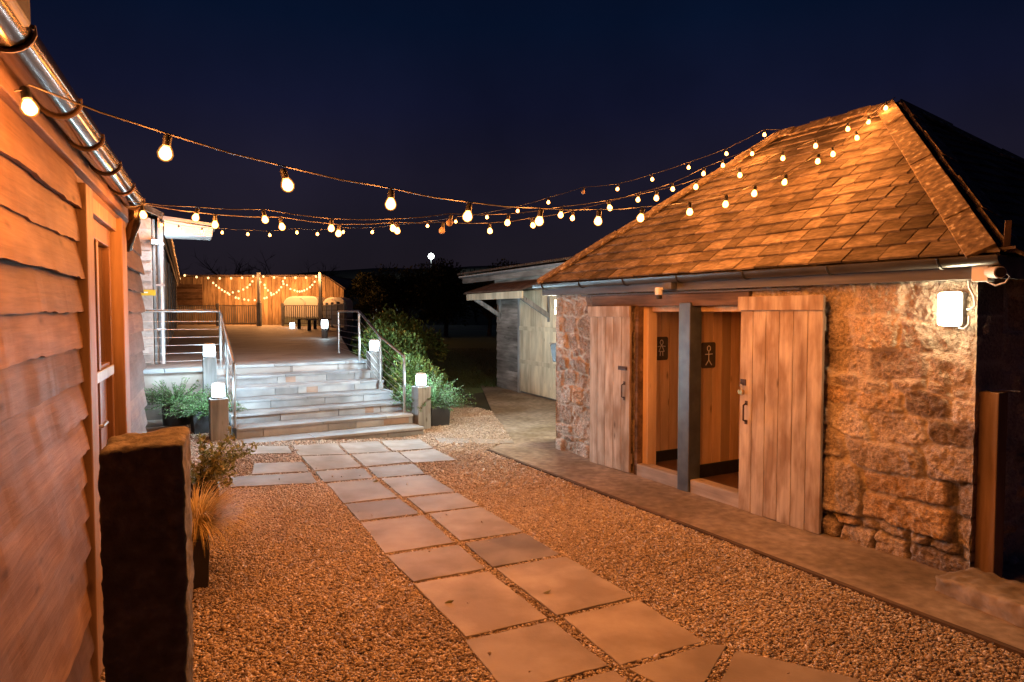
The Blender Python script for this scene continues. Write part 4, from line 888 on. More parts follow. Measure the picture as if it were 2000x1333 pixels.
# doors
def plankdoor(u0, u1, z0, z1, nb, hside):
    m = MB()
    for k in range(nb):
        a = u0 + (u1 - u0) * k / nb; b = u0 + (u1 - u0) * (k + 1) / nb; m.box(a + .002, b - .002, .035, .062, z0 + R.uniform(0, .012), z1)
    d = m.build('door', M['olddoor'], sb, bevel=.003)
    MB().box(u0 - .015, u1 + .012, .0625, .085, z1 - .105, z1 + .005).build('top_ledge', M['olddoor'], d, bevel=.003)
    MB().box(u0 + .01, u1 - .01, .012, .034, z0 + .1, z0 + .2).build('back_ledge', M['olddoor'], d); MB().box(u0 + .01, u1 - .01, .012, .034, z1 - .25, z1 - .15).build('back_ledge', M['olddoor'], d)
    return d
dR = plankdoor(uR0, uR1, .02, 1.765, 6, 1); dL = plankdoor(uL0, uL1, .02, 1.70, 5, -1)
def handle(d, u, z, s=.0625):
    MB().tube([(u, s, z + .075), (u, s + .035, z + .06), (u, s + .035, z - .06), (u, s, z - .075)], .007, 6).box(u - .013, u + .013, s, s + .005, z + .06, z + .095).box(u - .013, u + .013, s, s + .005, z - .095, z - .06).build('handle', M['iron'], d)
handle(dR, su(1468, 805)[0], su(1468, 805)[1]); handle(dL, su(1229, 763)[0], su(1229, 763)[1])
ub, zb = su(1226, 719); MB().box(ub - .07, ub + .07, .063, .07, zb - .02, zb + .02).tube([(ub - .07, .078, zb), (ub + .05, .078, zb)], .008, 8).build('bolt', M['iron'], dL)
uh, zh = su(1461, 752); MB().box(uh - .035, uh + .02, .063, .068, zh + .0, zh + .05).lathe([(.018, -.002), (.018, .002)], 10, (uh, .07, zh + .02)).build('hasp', M['iron'], dR)
pk = thing('padlock', 'open brass padlock hanging from the hasp of the right door', 'padlock', PR + dS * (uh + .005) + nS * .078 + Vector((0, 0, zh - .035)), RS)
MB().box(-.026, .026, -.009, .009, -.04, .0).build('padlock_body', M['brass'], pk, bevel=.005)
MB().tube([(-.016, 0, 0)] + [(.016 * -math.cos(a), 0, .025 + .016 * math.sin(a)) for a in [k * math.pi / 8 for k in range(9)]], .004, 6).build('shackle', M['steel'], pk, True)
# signs
def sign(label, px_, py_, wpx, u_plane, female):
    p = hp(px_, py_, PR + dS * u_plane, dS) - PR; yy, zz = p.dot(nS), p.z
    t = thing('lavatory_sign', label, 'sign', PR + dS * u_plane + nS * yy + Vector((0, 0, zz)), RS, 'stick figure signs in the lavatories')
    W, Hh = .088, .118; pts = []
    for (cx_, cz_, a0) in ((W - .02, Hh - .02, 0), (-W + .02, Hh - .02, 90), (-W + .02, -Hh + .02, 180), (W - .02, -Hh + .02, 270)):
        for k in range(4): a = math.radians(a0 + 30 * k); pts.append((cx_ + .02 * math.cos(a), cz_ + .02 * math.sin(a)))
    MB().extr([(0, -a, b) for a, b in pts], (-.006, 0, 0)).build('plate', M['chalkb'], t)
    m = MB(); r = .0042; X = -.009
    def ln(a, b): m.tube([(X, -a[0], a[1]), (X, -b[0], b[1])], r, 5)
    m.tube([(X, .02 * math.cos(k * math.pi / 8), .062 + .024 * math.sin(k * math.pi / 8)) for k in range(17)], r, 5)
    if female:
        ln((0, .038), (-.035, -.03)); ln((0, .038), (.035, -.03)); ln((-.035, -.03), (.035, -.03)); ln((-.05, .02), (0, .026)); ln((0, .026), (.05, .02)); ln((-.015, -.03), (-.018, -.075)); ln((.015, -.03), (.018, -.075))
    else:
        ln((0, .038), (0, -.045)); ln((-.045, .008), (.045, .010)); ln((0, -.045), (-.038, -.092)); ln((0, -.045), (.038, -.092))
    m.build('figure', M['chalk'], t)
    return t
sign('dark plate with chalk stick figure in a skirt, left lavatory', 1291, 681, 24, uO1 + .02 - .013, True)
sign('dark plate with chalk stick figure, arms out, right lavatory', 1383, 694, 28, um - .013, False)
# fascia, gutter
ZE = 1.985; YO = .13
MB().box(-.14, LS + .12, .075, .10, H - .02, H + .105).build('fascia', M['fasciab'], sb, bevel=.003)
MB().box(-.14, LS + .12, -.02, .074, H - .012, H + .01).build('soffit', M['fasciab'], sb)
MB().box(-.165, -.141, -3.5, .10, H - .02, H + .105).build('end_fascia', M['fasciab'], sb); MB().box(LS + .121, LS + .145, -3.5, .10, H - .02, H + .105).build('end_fascia', M['fasciab'], sb)
gs = halfpipe(-.20, LS + .2, .162, H + .105, .055).build('gutter', M['blackpl'], sb, True)
for i in range(7):
    x = .12 + i * (LS - .15) / 6; pts = [(x, .162 + .06 * math.cos(math.pi + math.pi * k / 10), H + .105 + .06 * math.sin(math.pi + math.pi * k / 10)) for k in range(11)]
    MB().tube(pts, .006, 5).build('bracket', M['blackpl'], gs)
# roof slates
apx, bpx = None, None
wR = 1.75; zRdg = 3.53
uA = 1.60; uB = 2.86
e0 = (-.17, YO, ZE); e1 = (LS + .15, YO, ZE); e2 = (LS + .15, -3.5 - .13, ZE); e3 = (-.17, -3.5 - .13, ZE); rA = (uA, -wR, zRdg); rB = (uB, -wR, zRdg)
def clip(poly, a, b):                       # keep the left side of a->b
    out = []
    for i in range(len(poly)):
        p, q = poly[i], poly[(i + 1) % len(poly)]
        sp = (b[0] - a[0]) * (p[1] - a[1]) - (b[1] - a[1]) * (p[0] - a[0]); sq = (b[0] - a[0]) * (q[1] - a[1]) - (b[1] - a[1]) * (q[0] - a[0])
        if sp >= 0: out.append(p)
        if (sp >= 0) != (sq >= 0): k = sp / (sp - sq); out.append((p[0] + (q[0] - p[0]) * k, p[1] + (q[1] - p[1]) * k))
    return out
def slope(P0, P1, T0, T1, seed):
    P0, P1, T0, T1 = map(Vector, (P0, P1, T0, T1)); ex = (P1 - P0).normalized(); up = ((T0 - P0) - ex * (T0 - P0).dot(ex)).normalized(); nn = ex.cross(up)
    if nn.z < 0: nn = -nn
    f2 = lambda p: ((p - P0).dot(ex), (p - P0).dot(up)); poly = [f2(P0), f2(P1), f2(T1), f2(T0)]
    if (T1 - T0).length < .01: poly = poly[:3]
    rr = random.Random(seed); m = MB(); Ht = f2(T0)[1]; v = -.03; row = 0
    m.add([P0 - nn * .02, P1 - nn * .02, T1 - nn * .02, T0 - nn * .02], [(0, 1, 2, 3)], .2)
    while v < Ht:
        e = .158 - .015 * v / Ht; ln_ = e * 2.0; x = -.3 + (row % 2) * .17 + rr.uniform(-.05, .05); W = f2(P1)[0]
        while x < W + .3:
            w_ = rr.choice([.15, .18, .20, .23, .26]) * (1 - .12 * v / Ht)
            q = [(x + .005, v), (x + w_ - .005, v + rr.uniform(-.006, .006)), (x + w_ - .005, v + ln_), (x + .005, v + ln_)]
            for i in range(len(poly)):
                q = clip(q, poly[i], poly[(i + 1) % len(poly)]) if v > 0 or i else q
                if len(q) < 3: break
            if len(q) >= 3:
                lift = rr.uniform(0, .006); tw_ = rr.uniform(-.014, .014); xm = x + w_ / 2; t = rr.random()
                topf = lambda p: P0 + ex * p[0] + up * p[1] + nn * (.030 * (1 - (p[1] - v) / ln_) + lift + tw_ * (p[0] - xm) + .004)
                vs = [topf(p) for p in q] + [topf(p) - nn * .015 for p in q]; k = len(q)
                m.add(vs, [tuple(range(k))] + [(i, k + i, k + (i + 1) % k, (i + 1) % k) for i in range(k)], t)
            x += w_
        v += e; row += 1
    return m
rf = slope(e0, e1, rA, rB, 3).build('roof', M['slate'], sb)
slope(e3, e0, rA, rA, 4).build('roof', M['slate'], sb); slope(e2, e3, rB, rA, 5).build('roof', M['slate'], sb); slope(e1, e2, rB, rB, 6).build('roof', M['slate'], sb)
def hipcap(a, b, n1, n2, w1, w2, name, parent):
    a = Vector(a); b = Vector(b); d = (b - a).normalized(); m = MB(); N = 7
    for i in range(N):
        p = a.lerp(b, i / N - .0); q = a.lerp(b, (i + 1) / N + .02 * (i < N - 1)); lf_ = .028 + .012 * (1 - 0)
        for (n_, w_) in ((n1, w1), (n2, w2)):
            n_ = Vector(n_).normalized(); s_ = n_.cross(d).normalized()
            mid = (Vector(e0) + Vector(e2)) / 2
            s_ = s_ if (p + s_ - mid).length > 0 else s_
            o_ = n_ * (.036 + .006 * ((i % 2))); 
            m.hexa([p + o_ * .0 + n_ * .02, p + s_ * w_ + n_ * .02, q + s_ * w_ + n_ * .02, q + n_ * .02, p + o_ + n_ * .012, p + s_ * w_ + o_, q + s_ * w_ + o_, q + o_ + n_ * .012], R.random())
    return m.build(name, M['hip'], parent, bevel=.004)
def pn(a, b, c):
    n_ = (Vector(b) - Vector(a)).cross(Vector(c) - Vector(a)).normalized(); return n_ if n_.z > 0 else -n_
nF = pn(e0, e1, rA); nRt = pn(e3, e0, rA); nLt = pn(e1, e2, rB); nBk = pn(e2, e3, rA)
def cap2(a, b, nA, insideA, nBn, insideB, w_, name='hip_cap'):
    d = (Vector(b) - Vector(a)).normalized(); m = MB(); a = Vector(a); b = Vector(b); N = 6
    for i in range(N):
        p = a.lerp(b, i / N); q = a.lerp(b, min(1, (i + 1) / N + .015)); 
        for n_, ins, ww in ((nA, insideA, w_), (nBn, insideB, w_)):
            s_ = n_.cross(d).normalized()
            if s_.dot(Vector(ins) - a) < 0: s_ = -s_
            z0 = .030 + .010 * (i % 2) + R.uniform(0, .003); z1 = z0 + .02
            m.hexa([p + n_ * z0, p + s_ * ww + n_ * z0, q + s_ * ww + n_ * z0, q + n_ * z0, p + n_ * (z1 + .012), p + s_ * ww + n_ * z1, q + s_ * ww + n_ * z1, q + n_ * (z1 + .012)], R.random())
    return m.build(name, M['hip'], rf, bevel=.004)
cap2(e0, rA, nF, e1, nRt, e3, .155); cap2(e1, rB, nF, e0, nLt, e2, .13); cap2(e3, rA, nRt, e0, nBk, e2, .15); cap2(rA, rB, nF, e0, nBk, e3, .12, 'ridge_cap')
# hip iron finial at the eaves corner
MB().beam((-.2, .12, ZE), (-.22, .15, ZE + .17), .03, .012).beam((-.1, .14, ZE + .01), (-.26, .14, ZE + .02), .02, .015).build('hip_iron', M['iron'], sb)
MB().box(1.2, 4.0, .03, .05, H - .045, H - .03).build('conduit', M['fasciab'], sb)
# wall lamp (bulkhead), camera, sensor, dispenser, end lamp
u_, z_ = su(1866, 604); bl = thing('bulkhead_light', 'bright white rectangular bulkhead light on the stone wall', 'wall light', PR + dS * u_ + nS * .03 + Vector((0, 0, z_)), RS)
def rrect(W, Hh, r):
    p = []
    for (cx_, cz_, a0) in ((W - r, Hh - r, 0), (-W + r, Hh - r, 90), (-W + r, -Hh + r, 180), (W - r, -Hh + r, 270)):
        for k in range(5): a = math.radians(a0 + 22.5 * k); p.append((cx_ + r * math.cos(a), cz_ + r * math.sin(a)))
    return p
MB().extr([(a, -.06, b) for a, b in rrect(.064, .106, .02)], (0, .075, 0)).build('back_box', M['white'], bl)
MB().extr([(a, .016, b) for a, b in rrect(.060, .102, .02)], (0, .045, 0)).build('diffuser', M['bulkhead'], bl, bevel=.008)
MB().lathe([(.006, 0), (.006, .004)], 8, (.03, .063, .08)).lathe([(.006, 0), (.006, .004)], 8, (.02, .063, -.083)).build('screw', M['iron'], bl)
pc = lambda x, y, off=.04: tuple(PR + dS * su(x, y, off)[0] + nS * off + Vector((0, 0, su(x, y, off)[1])))
cb = MB().tube([pc(1892, 548), pc(1893, 562), pc(1903, 580), pc(1905, 597), pc(1896, 604), pc(1888, 605)], .0065, 6).build('power_cable', M['white'], None, True); tag(cb, 'white cable looping from the eaves into the bulkhead light', 'cable')
cb = MB().tube([pc(1872, 641), pc(1882, 643), pc(1892, 634), pc(1893, 618)], .0055, 6).build('power_cable', M['white'], None, True); tag(cb, 'short white cable curling under the bulkhead light', 'cable')
cp = Vector(pc(1945, 532, .12)); ca = thing('security_camera', 'white bullet security camera at the right eaves corner', 'security camera', cp, RS)
MB().box(.03, .12, -.06, .02, -.05, .05).build('mount', M['white'], ca, bevel=.005); MB().tube([(.03, .0, 0), (-.05, .06, -.005)], .034, 14).build('camera_body', M['white'], ca, True)
MB().tube([(-.05, .06, -.005), (-.056, .065, -.0055)], .028, 14).build('lens', M['blackmat'], ca, True)
MB().tube([(.05, -.01, -.05), (.0, .0, -.075), (-.05, .0, -.06), (-.07, .0, -.03), (-.05, .0, -.0)], .005, 6).build('cable', M['white'], ca, True)
u_, z_ = su(1303, 566, .12); sn = thing('motion_sensor', 'small motion sensor under the gutter above the lavatory opening', 'sensor', PR + dS * u_ + nS * .105 + Vector((0, 0, z_)), RS)
MB().box(-.11, .0, .0, .07, -.0, .075).build('bracket_block', M['fasciab'], sn, bevel=.004); MB().tube([(-.02, .03, .03), (.04, .06, -.005)], .012, 8).build('arm', M['white'], sn); MB().box(.03, .085, .04, .09, -.05, .02).build('sensor_head', M['white'], sn, bevel=.008); MB().box(.03, .075, .04, .085, -.085, -.052).build('eye', M['blackmat'], sn, bevel=.01)
# fittings on the left end wall of the stone building
ew = PR + dS * (LS + .03)
el = thing('end_wall_light', 'white light on the far corner of the stone building under the eaves', 'wall light', ew + nS * -.10 + Vector((0, 0, hp(1078, 600, ew, dS).z)), RS)
MB().box(-.02, .05, -.05, .05, -.1, .1).build('back_box', M['white'], el, bevel=.01); MB().box(.0505, .085, -.04, .04, -.085, .085).build('diffuser', M['endl'], el)
pd = hp(1074, 688, ew + dS * .08, dS)
ds = thing('ash_bin', 'black wall-mounted ash bin on the far corner of the stone building', 'bin', ew + nS * (-.10) + Vector((0, 0, pd.z)), RS)
MB().hexa([(.0, -.07, -.12), (.09, -.07, -.12), (.09, .07, -.12), (0, .07, -.12), (0, -.07, .12), (.15, -.07, .09), (.15, .07, .09), (0, .07, .12)]).build('bin_body', M['rubber'], ds, bevel=.012)
MB().box(.01, .155, -.072, .072, .100, .106).build('lid_trim', M['iron'], ds)
# ------------------------------------------------------------------ STANDING STONE, GATE POST, KERB STONE
def rough_block(name, W, D, Hh, topf, seed, amp, mat, parent=None, res=.015):
    nx, ny, nz = int(W / res), int(D / res), int(Hh / res); bm = bmesh.new(); bmesh.ops.create_cube(bm, size=1)
    me = bpy.data.meshes.new(name); bm.free()
    V = []; Fc = []; idx = {}
    def vid(i, j, k):
        key = (i, j, k)
        if key not in idx: idx[key] = len(V); V.append((i / nx - .5, j / ny - .5, k / nz))
        return idx[key]
    for i in range(nx):
        for j in range(ny):
            Fc.append((vid(i, j, nz), vid(i + 1, j, nz), vid(i + 1, j + 1, nz), vid(i, j + 1, nz)))
    for k in range(nz):
        for i in range(nx):
            Fc.append((vid(i, 0, k), vid(i + 1, 0, k), vid(i + 1, 0, k + 1), vid(i, 0, k + 1))); Fc.append((vid(i + 1, ny, k), vid(i, ny, k), vid(i, ny, k + 1), vid(i + 1, ny, k + 1)))
        for j in range(ny):
            Fc.append((vid(0, j + 1, k), vid(0, j, k), vid(0, j, k + 1), vid(0, j + 1, k + 1))); Fc.append((vid(nx, j, k), vid(nx, j + 1, k), vid(nx, j + 1, k + 1), vid(nx, j, k + 1)))
    A = np.array(V); X, Y, Z = A[:, 0] * W, A[:, 1] * D, A[:, 2] * Hh
    Z = Z + A[:, 2] * topf(A[:, 0], A[:, 1])
    def dn(o_): return (fbm(X * 5 + o_, Y * 5 + o_, Z * 5) - .5) * 2 * amp + (fbm(X * 24 + o_, Y * 24, Z * 24) - .5) * 1.6 * amp + (fbm(X * 70 + o_, Y * 70, Z * 70, 2) - .5) * .9 * amp
    # round the arrises a little
    rx = 1 - .035 * np.clip((np.abs(A[:, 1]) - .36) / .14, 0, 1) * np.clip((np.abs(A[:, 0]) - .36) / .14, 0, 1); Z = Z - .008 * np.clip((A[:, 2] - .97) / .03, 0, 1) * np.clip((np.maximum(np.abs(A[:, 0]), np.abs(A[:, 1])) - .4) / .1, 0, 1) ** 2
    P = np.stack([X * rx + dn(1.), Y * rx + dn(20.), Z + dn(40.) * (A[:, 2] > .02)], 1)
    return mesh_np(name, P, Fc, mat, parent, np.full(len(Fc), .5), smooth=True)
ms_c = hy(287, 900, 1.715)
msn = rough_block('standing_stone', .186, .18, 1.335, lambda a, b: .018 * (b + .5) + .015 * a, 3, .008, M['granite'], None, .0085)
msn.location = (ms_c.x, ms_c.y, -.01); msn.rotation_euler = (0, 0, .37); tag(msn, 'tall dark rough granite stone standing beside the barn wall', 'standing stone')
gpP = hz(1924, 1142, .0); gt = thing('gate_post', 'square weathered wooden gate post right of the stone wall', 'post', (gpP.x + .03, gpP.y + .02, 0), RS)
gh = hy(1924, 766, gpP.y).z
MB().box(-.055, .055, -.055, .055, 0, gh).build('shaft', M['barnpost'], gt, bevel=.006); MB().tube([(0, .04, gh + .004), (-.03, -.02, gh + .012), (-.12, -.05, gh + .01)], .004, 5).build('wire', M['steel'], gt, True)
kp = hz(1945, 1175, .05)
ks = rough_block('kerb_stone', .62, .34, .13, lambda a, b: .02 * a, 9, .02, M['concrete'], None, .02); ks.location = (kp.x + .05, kp.y - .02, 0); ks.rotation_euler = (0, 0, RS + math.pi / 2 + 1.4); tag(ks, 'low rough kerb stone at the foot of the gate post', 'kerb stone')
# ------------------------------------------------------------------ STRING LIGHTS
A_w = PR + dS * uA - nS * wR + Vector((0, 0, zRdg + .08)); B_w = PR + dS * uB - nS * wR + Vector((0, 0, zRdg + .08))
def on_line(px_, py_, P, Q):
    P = Vector(P); Q = Vector(Q); r = ray(px_, py_); k = r.x / r.y
    q = (k * P.y - P.x) / ((Q.x - P.x) - k * (Q.y - P.y)); Y = P.y + q * (Q.y - P.y); return hy(px_, py_, Y)
def bm_bulb(r):
    return [(r * .5, r * 1.12), (r * .8, r * .62), (r, 0), (r * .82, -r * .58), (r * .42, -r * .91), (r * .06, -r)]
BULB_R = .0225
def string(label, P, Q, px_list, dead=(), r=BULB_R, power=PB, start=None, end=None, slack=.06):
    P = Vector(P); Q = Vector(Q); t = thing('string_lights', label, 'string lights', P, 0, 'festoon strings across the yard')
    pos = [on_line(x, y, P, Q) for x, y in px_list]; pts = [P - P]; b0 = None
    for p in pos:
        c = p - P + Vector((0, 0, slack)); prev = pts[-1]
        pts.append(prev.lerp(c, .5) - Vector((0, 0, .006))); pts.append(c)
    pts.append((pts[-1] + (Q - P)) / 2 - Vector((0, 0, .006))); pts.append(Q - P)
    MB().tube(pts, .0027, 6).build('cable', M['cable'], t, True)
    for i, p in enumerate(pos):
        lit = i not in dead
        if b0 is None:
            b0 = MB().lathe(bm_bulb(r)[::-1], 16).build('bulb', M['amber'], t, True); MB().lathe(bm_bulb(r * .8)[::-1], 8).build('glowing_core', M['bulb'], b0, True); MB().lathe([(.009, .021), (.0118, .024), (.0118, .050), (.007, .056)], 10).build('socket', M['rubber'], b0, True); b = b0
        else:
            b = copy_tree(b0, t)
            if not lit:
                b.data = b.data.copy(); b.data.materials.clear(); b.data.materials.append(M['deadglass'])
                for ch in list(b.children):
                    if ch.name.startswith('glowing'): bpy.data.objects.remove(ch)
        sc_ = .82
        b.location = p - P; b.rotation_euler = (R.uniform(-.25, .25), R.uniform(-.25, .25), 0)
    return t
gL1 = OB + nB * .09 + dB * 2.06; L1 = Vector((gL1.x, gL1.y, 0)); L1 = hp(28, 178, OB + nB * .10, nB)
S1 = [(58, 212), (323, 301), (562, 363), (763, 400), (913, 424), (1053, 433), (1168, 433), (1251, 427), (1347, 415), (1417, 400), (1473, 379), (1532, 357), (1597, 316), (1627, 302), (1674, 270), (1730, 212)]
string('nearest warm bulb string, from the barn gutter to the roof peak', L1, A_w, S1)
L2 = hp(247, 393, OB + nB * .13, nB)
S2 = [(382, 426), (518, 430), (647, 447), (768, 447), (878, 436), (991, 436), (1095, 421), (1191, 407), (1282, 388), (1359, 366), (1445, 343), (1529, 310), (1593, 286), (1656, 253), (1696, 239)]
string('second warm bulb string, from the barn gutter end to the roof peak', L2, A_w, S2, dead=(4,))
S3 = [(280, 421), (420, 440), (551, 444), (661, 457), (776, 452), (863, 451), (957, 452), (1041, 441), (1118, 427), (1246, 391), (1314, 370), (1374, 340), (1412, 324), (1469, 301)]
string('warm bulb string from the barn gutter end to the far ridge end', L2 + Vector((0, 0, -.03)), B_w, S3, dead=(5,))
L3 = hp(308, 438, c2 + nB * .05, nB); L3 = hy(308, 438, c2.y)
S4 = [(316, 440), (351, 448), (394, 453), (434, 455), (484, 458), (527, 460), (580, 455), (620, 458), (670, 454), (727, 454), (769, 449), (835, 442), (890, 434), (951, 425), (1011, 413), (1071, 396), (1139, 376), (1206, 370), (1274, 351), (1345, 328), (1419, 301), (1493, 264)]
string('farthest warm bulb string, from the rear wing to the far ridge end', L3, B_w, S4, dead=(16,))
# fairy lights on the far cladding
def fairy(label, pts, Y, ends, nlamps, power, r=.055):
    P = [hy(x, y, Y) for x, y in pts]; o0 = P[0]; t = thing('fairy_lights', label, 'string lights', o0, 0, 'fairy lights on the far cladding'); b0 = None
    E = [hy(x, y, Y) - o0 for x, y in ends]
    line = ([E[0]] if E else []) + [p - o0 + Vector((0, 0, r)) for p in P] + ([E[1]] if len(E) > 1 else [])
    MB().tube(line, .012, 5).build('cable', M['cable'], t, True)
    for i, p in enumerate(P):
        if b0 is None: b0 = MB().lathe(bm_bulb(r)[::-1], 10).build('bulb', M['fairy'], t, True); b = b0
        else: b = b0.copy(); COL.objects.link(b); b.parent = t
        b.location = p - o0
    for k in range(nlamps):
        p = P[int((k + .5) * len(P) / nlamps)] - o0; lamp(p + Vector((0, -r * 3, 0)), power, (1, .40, .12), r * 1.4, t, 'fairy_lamp')
    return t
cv = lambda L: [(250 + x / 4.444, 350 + y / 4.444) for x, y in L]
PF = 110
fairy('row of warm bulbs along the roof edge, left half of the far barn', cv([(492, 838), (595, 852), (697, 860), (796, 863), (895, 863), (990, 858), (1087, 846)]), YF - .3, [], 4, PF * .3)
fairy('row of warm bulbs along the roof edge, between the two poles', cv([(1175, 848), (1268, 857), (1362, 860), (1453, 860), (1545, 857), (1632, 848)]), YF - .3, [], 3, PF * 1.7)
fairy('swag of fairy lights left of the near pole', cv([(740, 903), (765, 925), (790, 945), (815, 963), (840, 978), (865, 990), (910, 985), (960, 975), (1000, 960), (1035, 942), (1058, 918), (1080, 890)]), YW - .9, [], 2, PF)
fairy('long low swag of fairy lights across the opening', cv([(880, 1003), (935, 1030), (960, 1037), (1010, 1046), (1045, 1052), (1100, 1052), (1130, 1050), (1185, 1036), (1205, 1030), (1245, 1008)]), YW - 1.0, [], 2, PF)
fairy('steep swag of fairy lights right of the near pole', cv([(1150, 895), (1185, 920), (1192, 946), (1215, 968), (1240, 990), (1265, 1000), (1290, 985), (1310, 965), (1330, 940), (1350, 912)]), YW - 1.05, [], 2, PF)
fairy('swag of fairy lights above the pale caravans', cv([(1345, 890), (1380, 922), (1410, 955), (1445, 967), (1470, 977), (1490, 978), (1510, 975), (1530, 968), (1553, 957), (1580, 940), (1600, 920), (1620, 893)]), YW - .9, [], 2, PF)
lg = thing('festoon_lamp', 'bright warm lamp cluster at the end of the wing gutter', 'lamp', hy(347, 545, 33)); MB().lathe(bm_bulb(.13)[::-1], 12).build('bulb', M['fairy'], lg, True); MB().lathe([(.05, .05), (.06, .2), (.03, .25)], 10).build('socket', M['cable'], lg); lamp((.1, -.3, 0), 60, (1, .40, .12), .15, lg, 'festoon_lamp_light')
# ------------------------------------------------------------------ BACKGROUND
hv = []; hf = []
nxh = 60
for j, (Y, zz) in enumerate(((75, -.5), (110, 5.0), (150, 10.5), (190, 13.6), (260, 14.5))):
    for i in range(nxh + 1):
        x = -170 + 340 * i / nxh; k = .72 + .45 * (i / nxh) + .12 * math.sin(i * .31) + .05 * math.sin(i * .9)
        hv.append((x, Y + 6 * math.sin(i * .5 + j), zz * (k if zz > 0 else 1)))
for j in range(4):
    for i in range(nxh): a = j * (nxh + 1) + i; hf.append((a, a + 1, a + nxh + 2, a + nxh + 1))
o = mesh_np('hill', hv, hf, M['hill'], None, np.full(len(hf), .5), smooth=True); tag(o, 'dark hillside against the night sky', 'hill', kind='structure')
pl = hy(842, 501, 140); t = thing('hillside_lamp', 'distant round white lamp on the dark hillside', 'lamp', (pl.x, pl.y, pl.z))
MB().lathe([(.05, -.62), (.5, -.38), (.62, 0), (.5, .38), (.05, .62)], 16).build('globe', M['hilllamp'], t, True); MB().tube([(0, 0, -.6), (0, 0, -6)], .1, 6).build('pole', M['galv'], t)
def baretree(label, base, h, seed):
    rr = random.Random(seed); t = thing('bare_tree', label, 'tree', base, rr.uniform(0, 6), 'bare trees on the hillside'); m = MB(); tr = MB()
    def br(mb, p, d, l, r, lev):
        pts = [p]; 
        for k in range(4): d = (d + Vector((rr.gauss(0, .13), rr.gauss(0, .13), rr.gauss(.02, .1)))).normalized(); p = p + d * l / 4; pts.append(p)
        mb.tube(pts, [r * (1 - .13 * k) for k in range(5)], 5 if lev < 2 else 3, .5, False)
        if lev < 4:
            for k in range(3 if lev else 5):
                q = pts[rr.randint(2, 4)]; dd = (d + Vector((rr.gauss(0, .6), rr.gauss(0, .6), rr.gauss(.15, .35)))).normalized(); br(m, q, dd, l * rr.uniform(.55, .75), r * .5, lev + 1)
    br(tr, Vector((0, 0, -.3)), Vector((0, 0, 1)), h * .4, h * .022, 0); tr.build('trunk', M['bark'], t); m.build('crown', M['bark'], t); return t
for i, (x, Y, h) in enumerate(((380, 72, 9), (450, 80, 11), (540, 76, 10), (640, 82, 11), (735, 90, 10), (790, 96, 9), (930, 85, 8))):
    p = hy(x, 600, Y); baretree(['thin bare tree behind the far barn, above its left end', 'bare tree behind the far barn, above the left railing', 'bare tree above the middle of the far barn', 'bare tree above the right pole', 'bare tree left of the distant white lamp', 'bare tree just below the distant white lamp', 'bare tree above the left end of the shed roof'][i], (p.x, Y, 0), h, 40 + i)
def tree(label, base, h, rad, N, seed, mat='darkleaf'):
    t = thing('leafy_tree', label, 'tree', base, 0, 'dark trees beyond the lawn'); rr = random.Random(seed); m = MB(); m.tube([(0, 0, -.2), (.1, 0, h * .3), (.0, .1, h * .6)], [h * .035, h * .025, h * .012], 8); Ps = []; Us = []
    for i in range(12):
        a = rr.uniform(0, 6.28); q = rr.uniform(.1, .7); c = (math.cos(a) * rad * q, math.sin(a) * rad * q, h * rr.uniform(.22, .85)); k = rad * rr.uniform(.3, .55)
        m.tube([(0, 0, h * .25), (c[0] * .5, c[1] * .5, (c[2] + h * .25) / 2), c], [h * .014, h * .009, h * .004], 5)
        p, u = blob(N // 12, c, (k, k, k * .9), .4); Ps.append(p); Us.append(u)
    m.build('trunk', M['bark'], t); P = np.concatenate(Ps); u = np.concatenate(Us); ok = P[:, 2] > .1; P = P[ok]; u = u[ok]
    V, f, tn = leaves(P, u + NR.normal(0, .8, P.shape), .22 * NR.uniform(.6, 1.3, len(P)), .11, NR.uniform(0, 1, len(P))); mesh_np('crown', V, f, M[mat], t, tn); return t
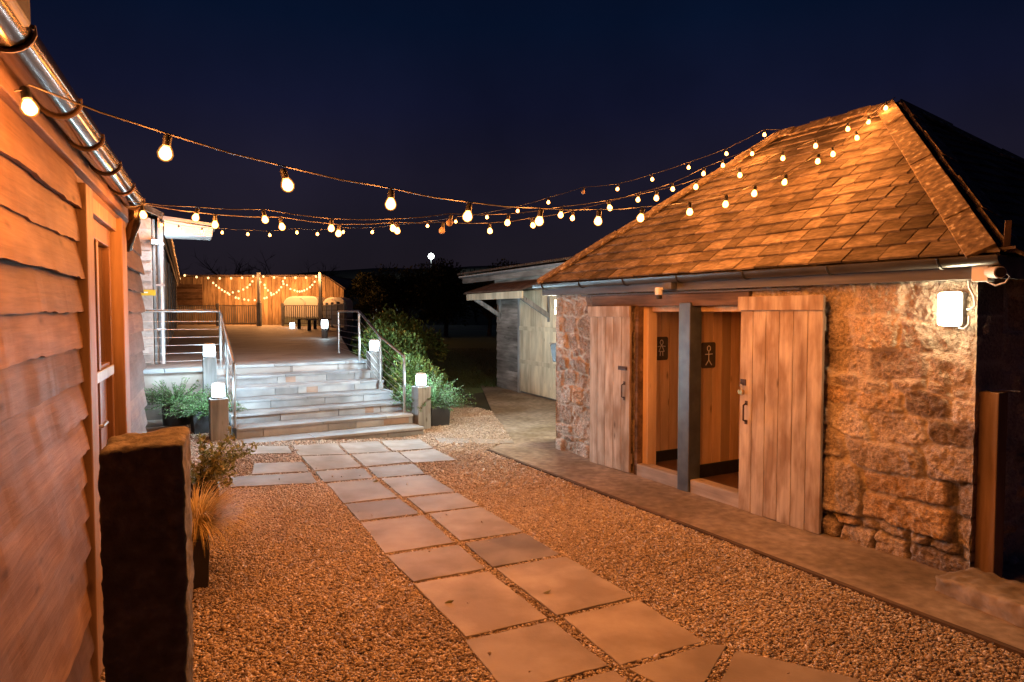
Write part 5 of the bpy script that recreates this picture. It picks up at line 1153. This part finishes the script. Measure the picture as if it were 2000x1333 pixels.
tree('dark round tree right of the far barn gable', (hy(728, 600, 42).x, 42, 0), 3.9, 2.0, 6200, 1)
tree('dark tree behind the rounded evergreen bush', (hy(790, 600, 45).x, 45, 0), 4.4, 3.3, 8200, 2)
tree('dark tree between the lawn and the shed, left', (hy(870, 600, 47).x, 47, 0), 4.6, 3.6, 8600, 3)
tree('dark tree at the back of the lawn beside the shed', (hy(955, 600, 46).x, 46, 0), 4.4, 3.3, 8600, 4)
tree('dark tree behind the right end of the stone building', (9.0, 9.5, 0), 3.2, 1.7, 4000, 5)
# lawn blades
N = 9000; ya = NR.uniform(14.5, 30, N); xa = NR.uniform(-.14, .02, N) * ya
d = NR.normal(0, .35, (N, 3)); d[:, 2] = 1
V, f, tn = leaves(np.stack([xa, ya, xa * 0 + .005], 1), d, .07 * NR.uniform(.6, 1.3, N), .008, NR.uniform(0, 1, N)); o = mesh_np('lawn_grass', V, f, M['grassblade'], None, tn); tag(o, 'short dark grass of the lawn', 'grass', kind='stuff')
# fallen leaves on the paving
for (x, y), lb in zip([(728, 941), (868, 1178), (1060, 1158)], ['curled brown leaf on the fourth-row paving slab', 'dry fallen leaf on the large pale left slab', 'dry fallen leaf on the large pale right slab']):
    p = hz(x, y, .034); V, f, tn = leaves(np.array([[0, 0, 0.]]), np.array([[1, .3, .1]]), .055, .028, np.array([.2])); o = mesh_np('fallen_leaf', V, f, M['olive'], None, tn)
    o.location = p; tag(o, lb, 'leaf', 'fallen leaves on the paving')
# ------------------------------------------------------------------ render settings
vs = sc.view_settings; sc.display_settings.display_device = 'sRGB'; vs.view_transform = 'Standard'; vs.look = 'None'; vs.exposure = 0; vs.gamma = 1; vs.use_curve_mapping = False
cy = sc.cycles; cy.use_denoising = True; cy.max_bounces = 6; cy.diffuse_bounces = 3; cy.glossy_bounces = 3; cy.transmission_bounces = 2; cy.sample_clamp_indirect = 3.0; cy.sample_clamp_direct = 13.0; cy.use_light_tree = True; cy.caustics_reflective = False; cy.caustics_refractive = False
try: cy.denoiser = 'OPENIMAGEDENOISE'
except Exception: pass
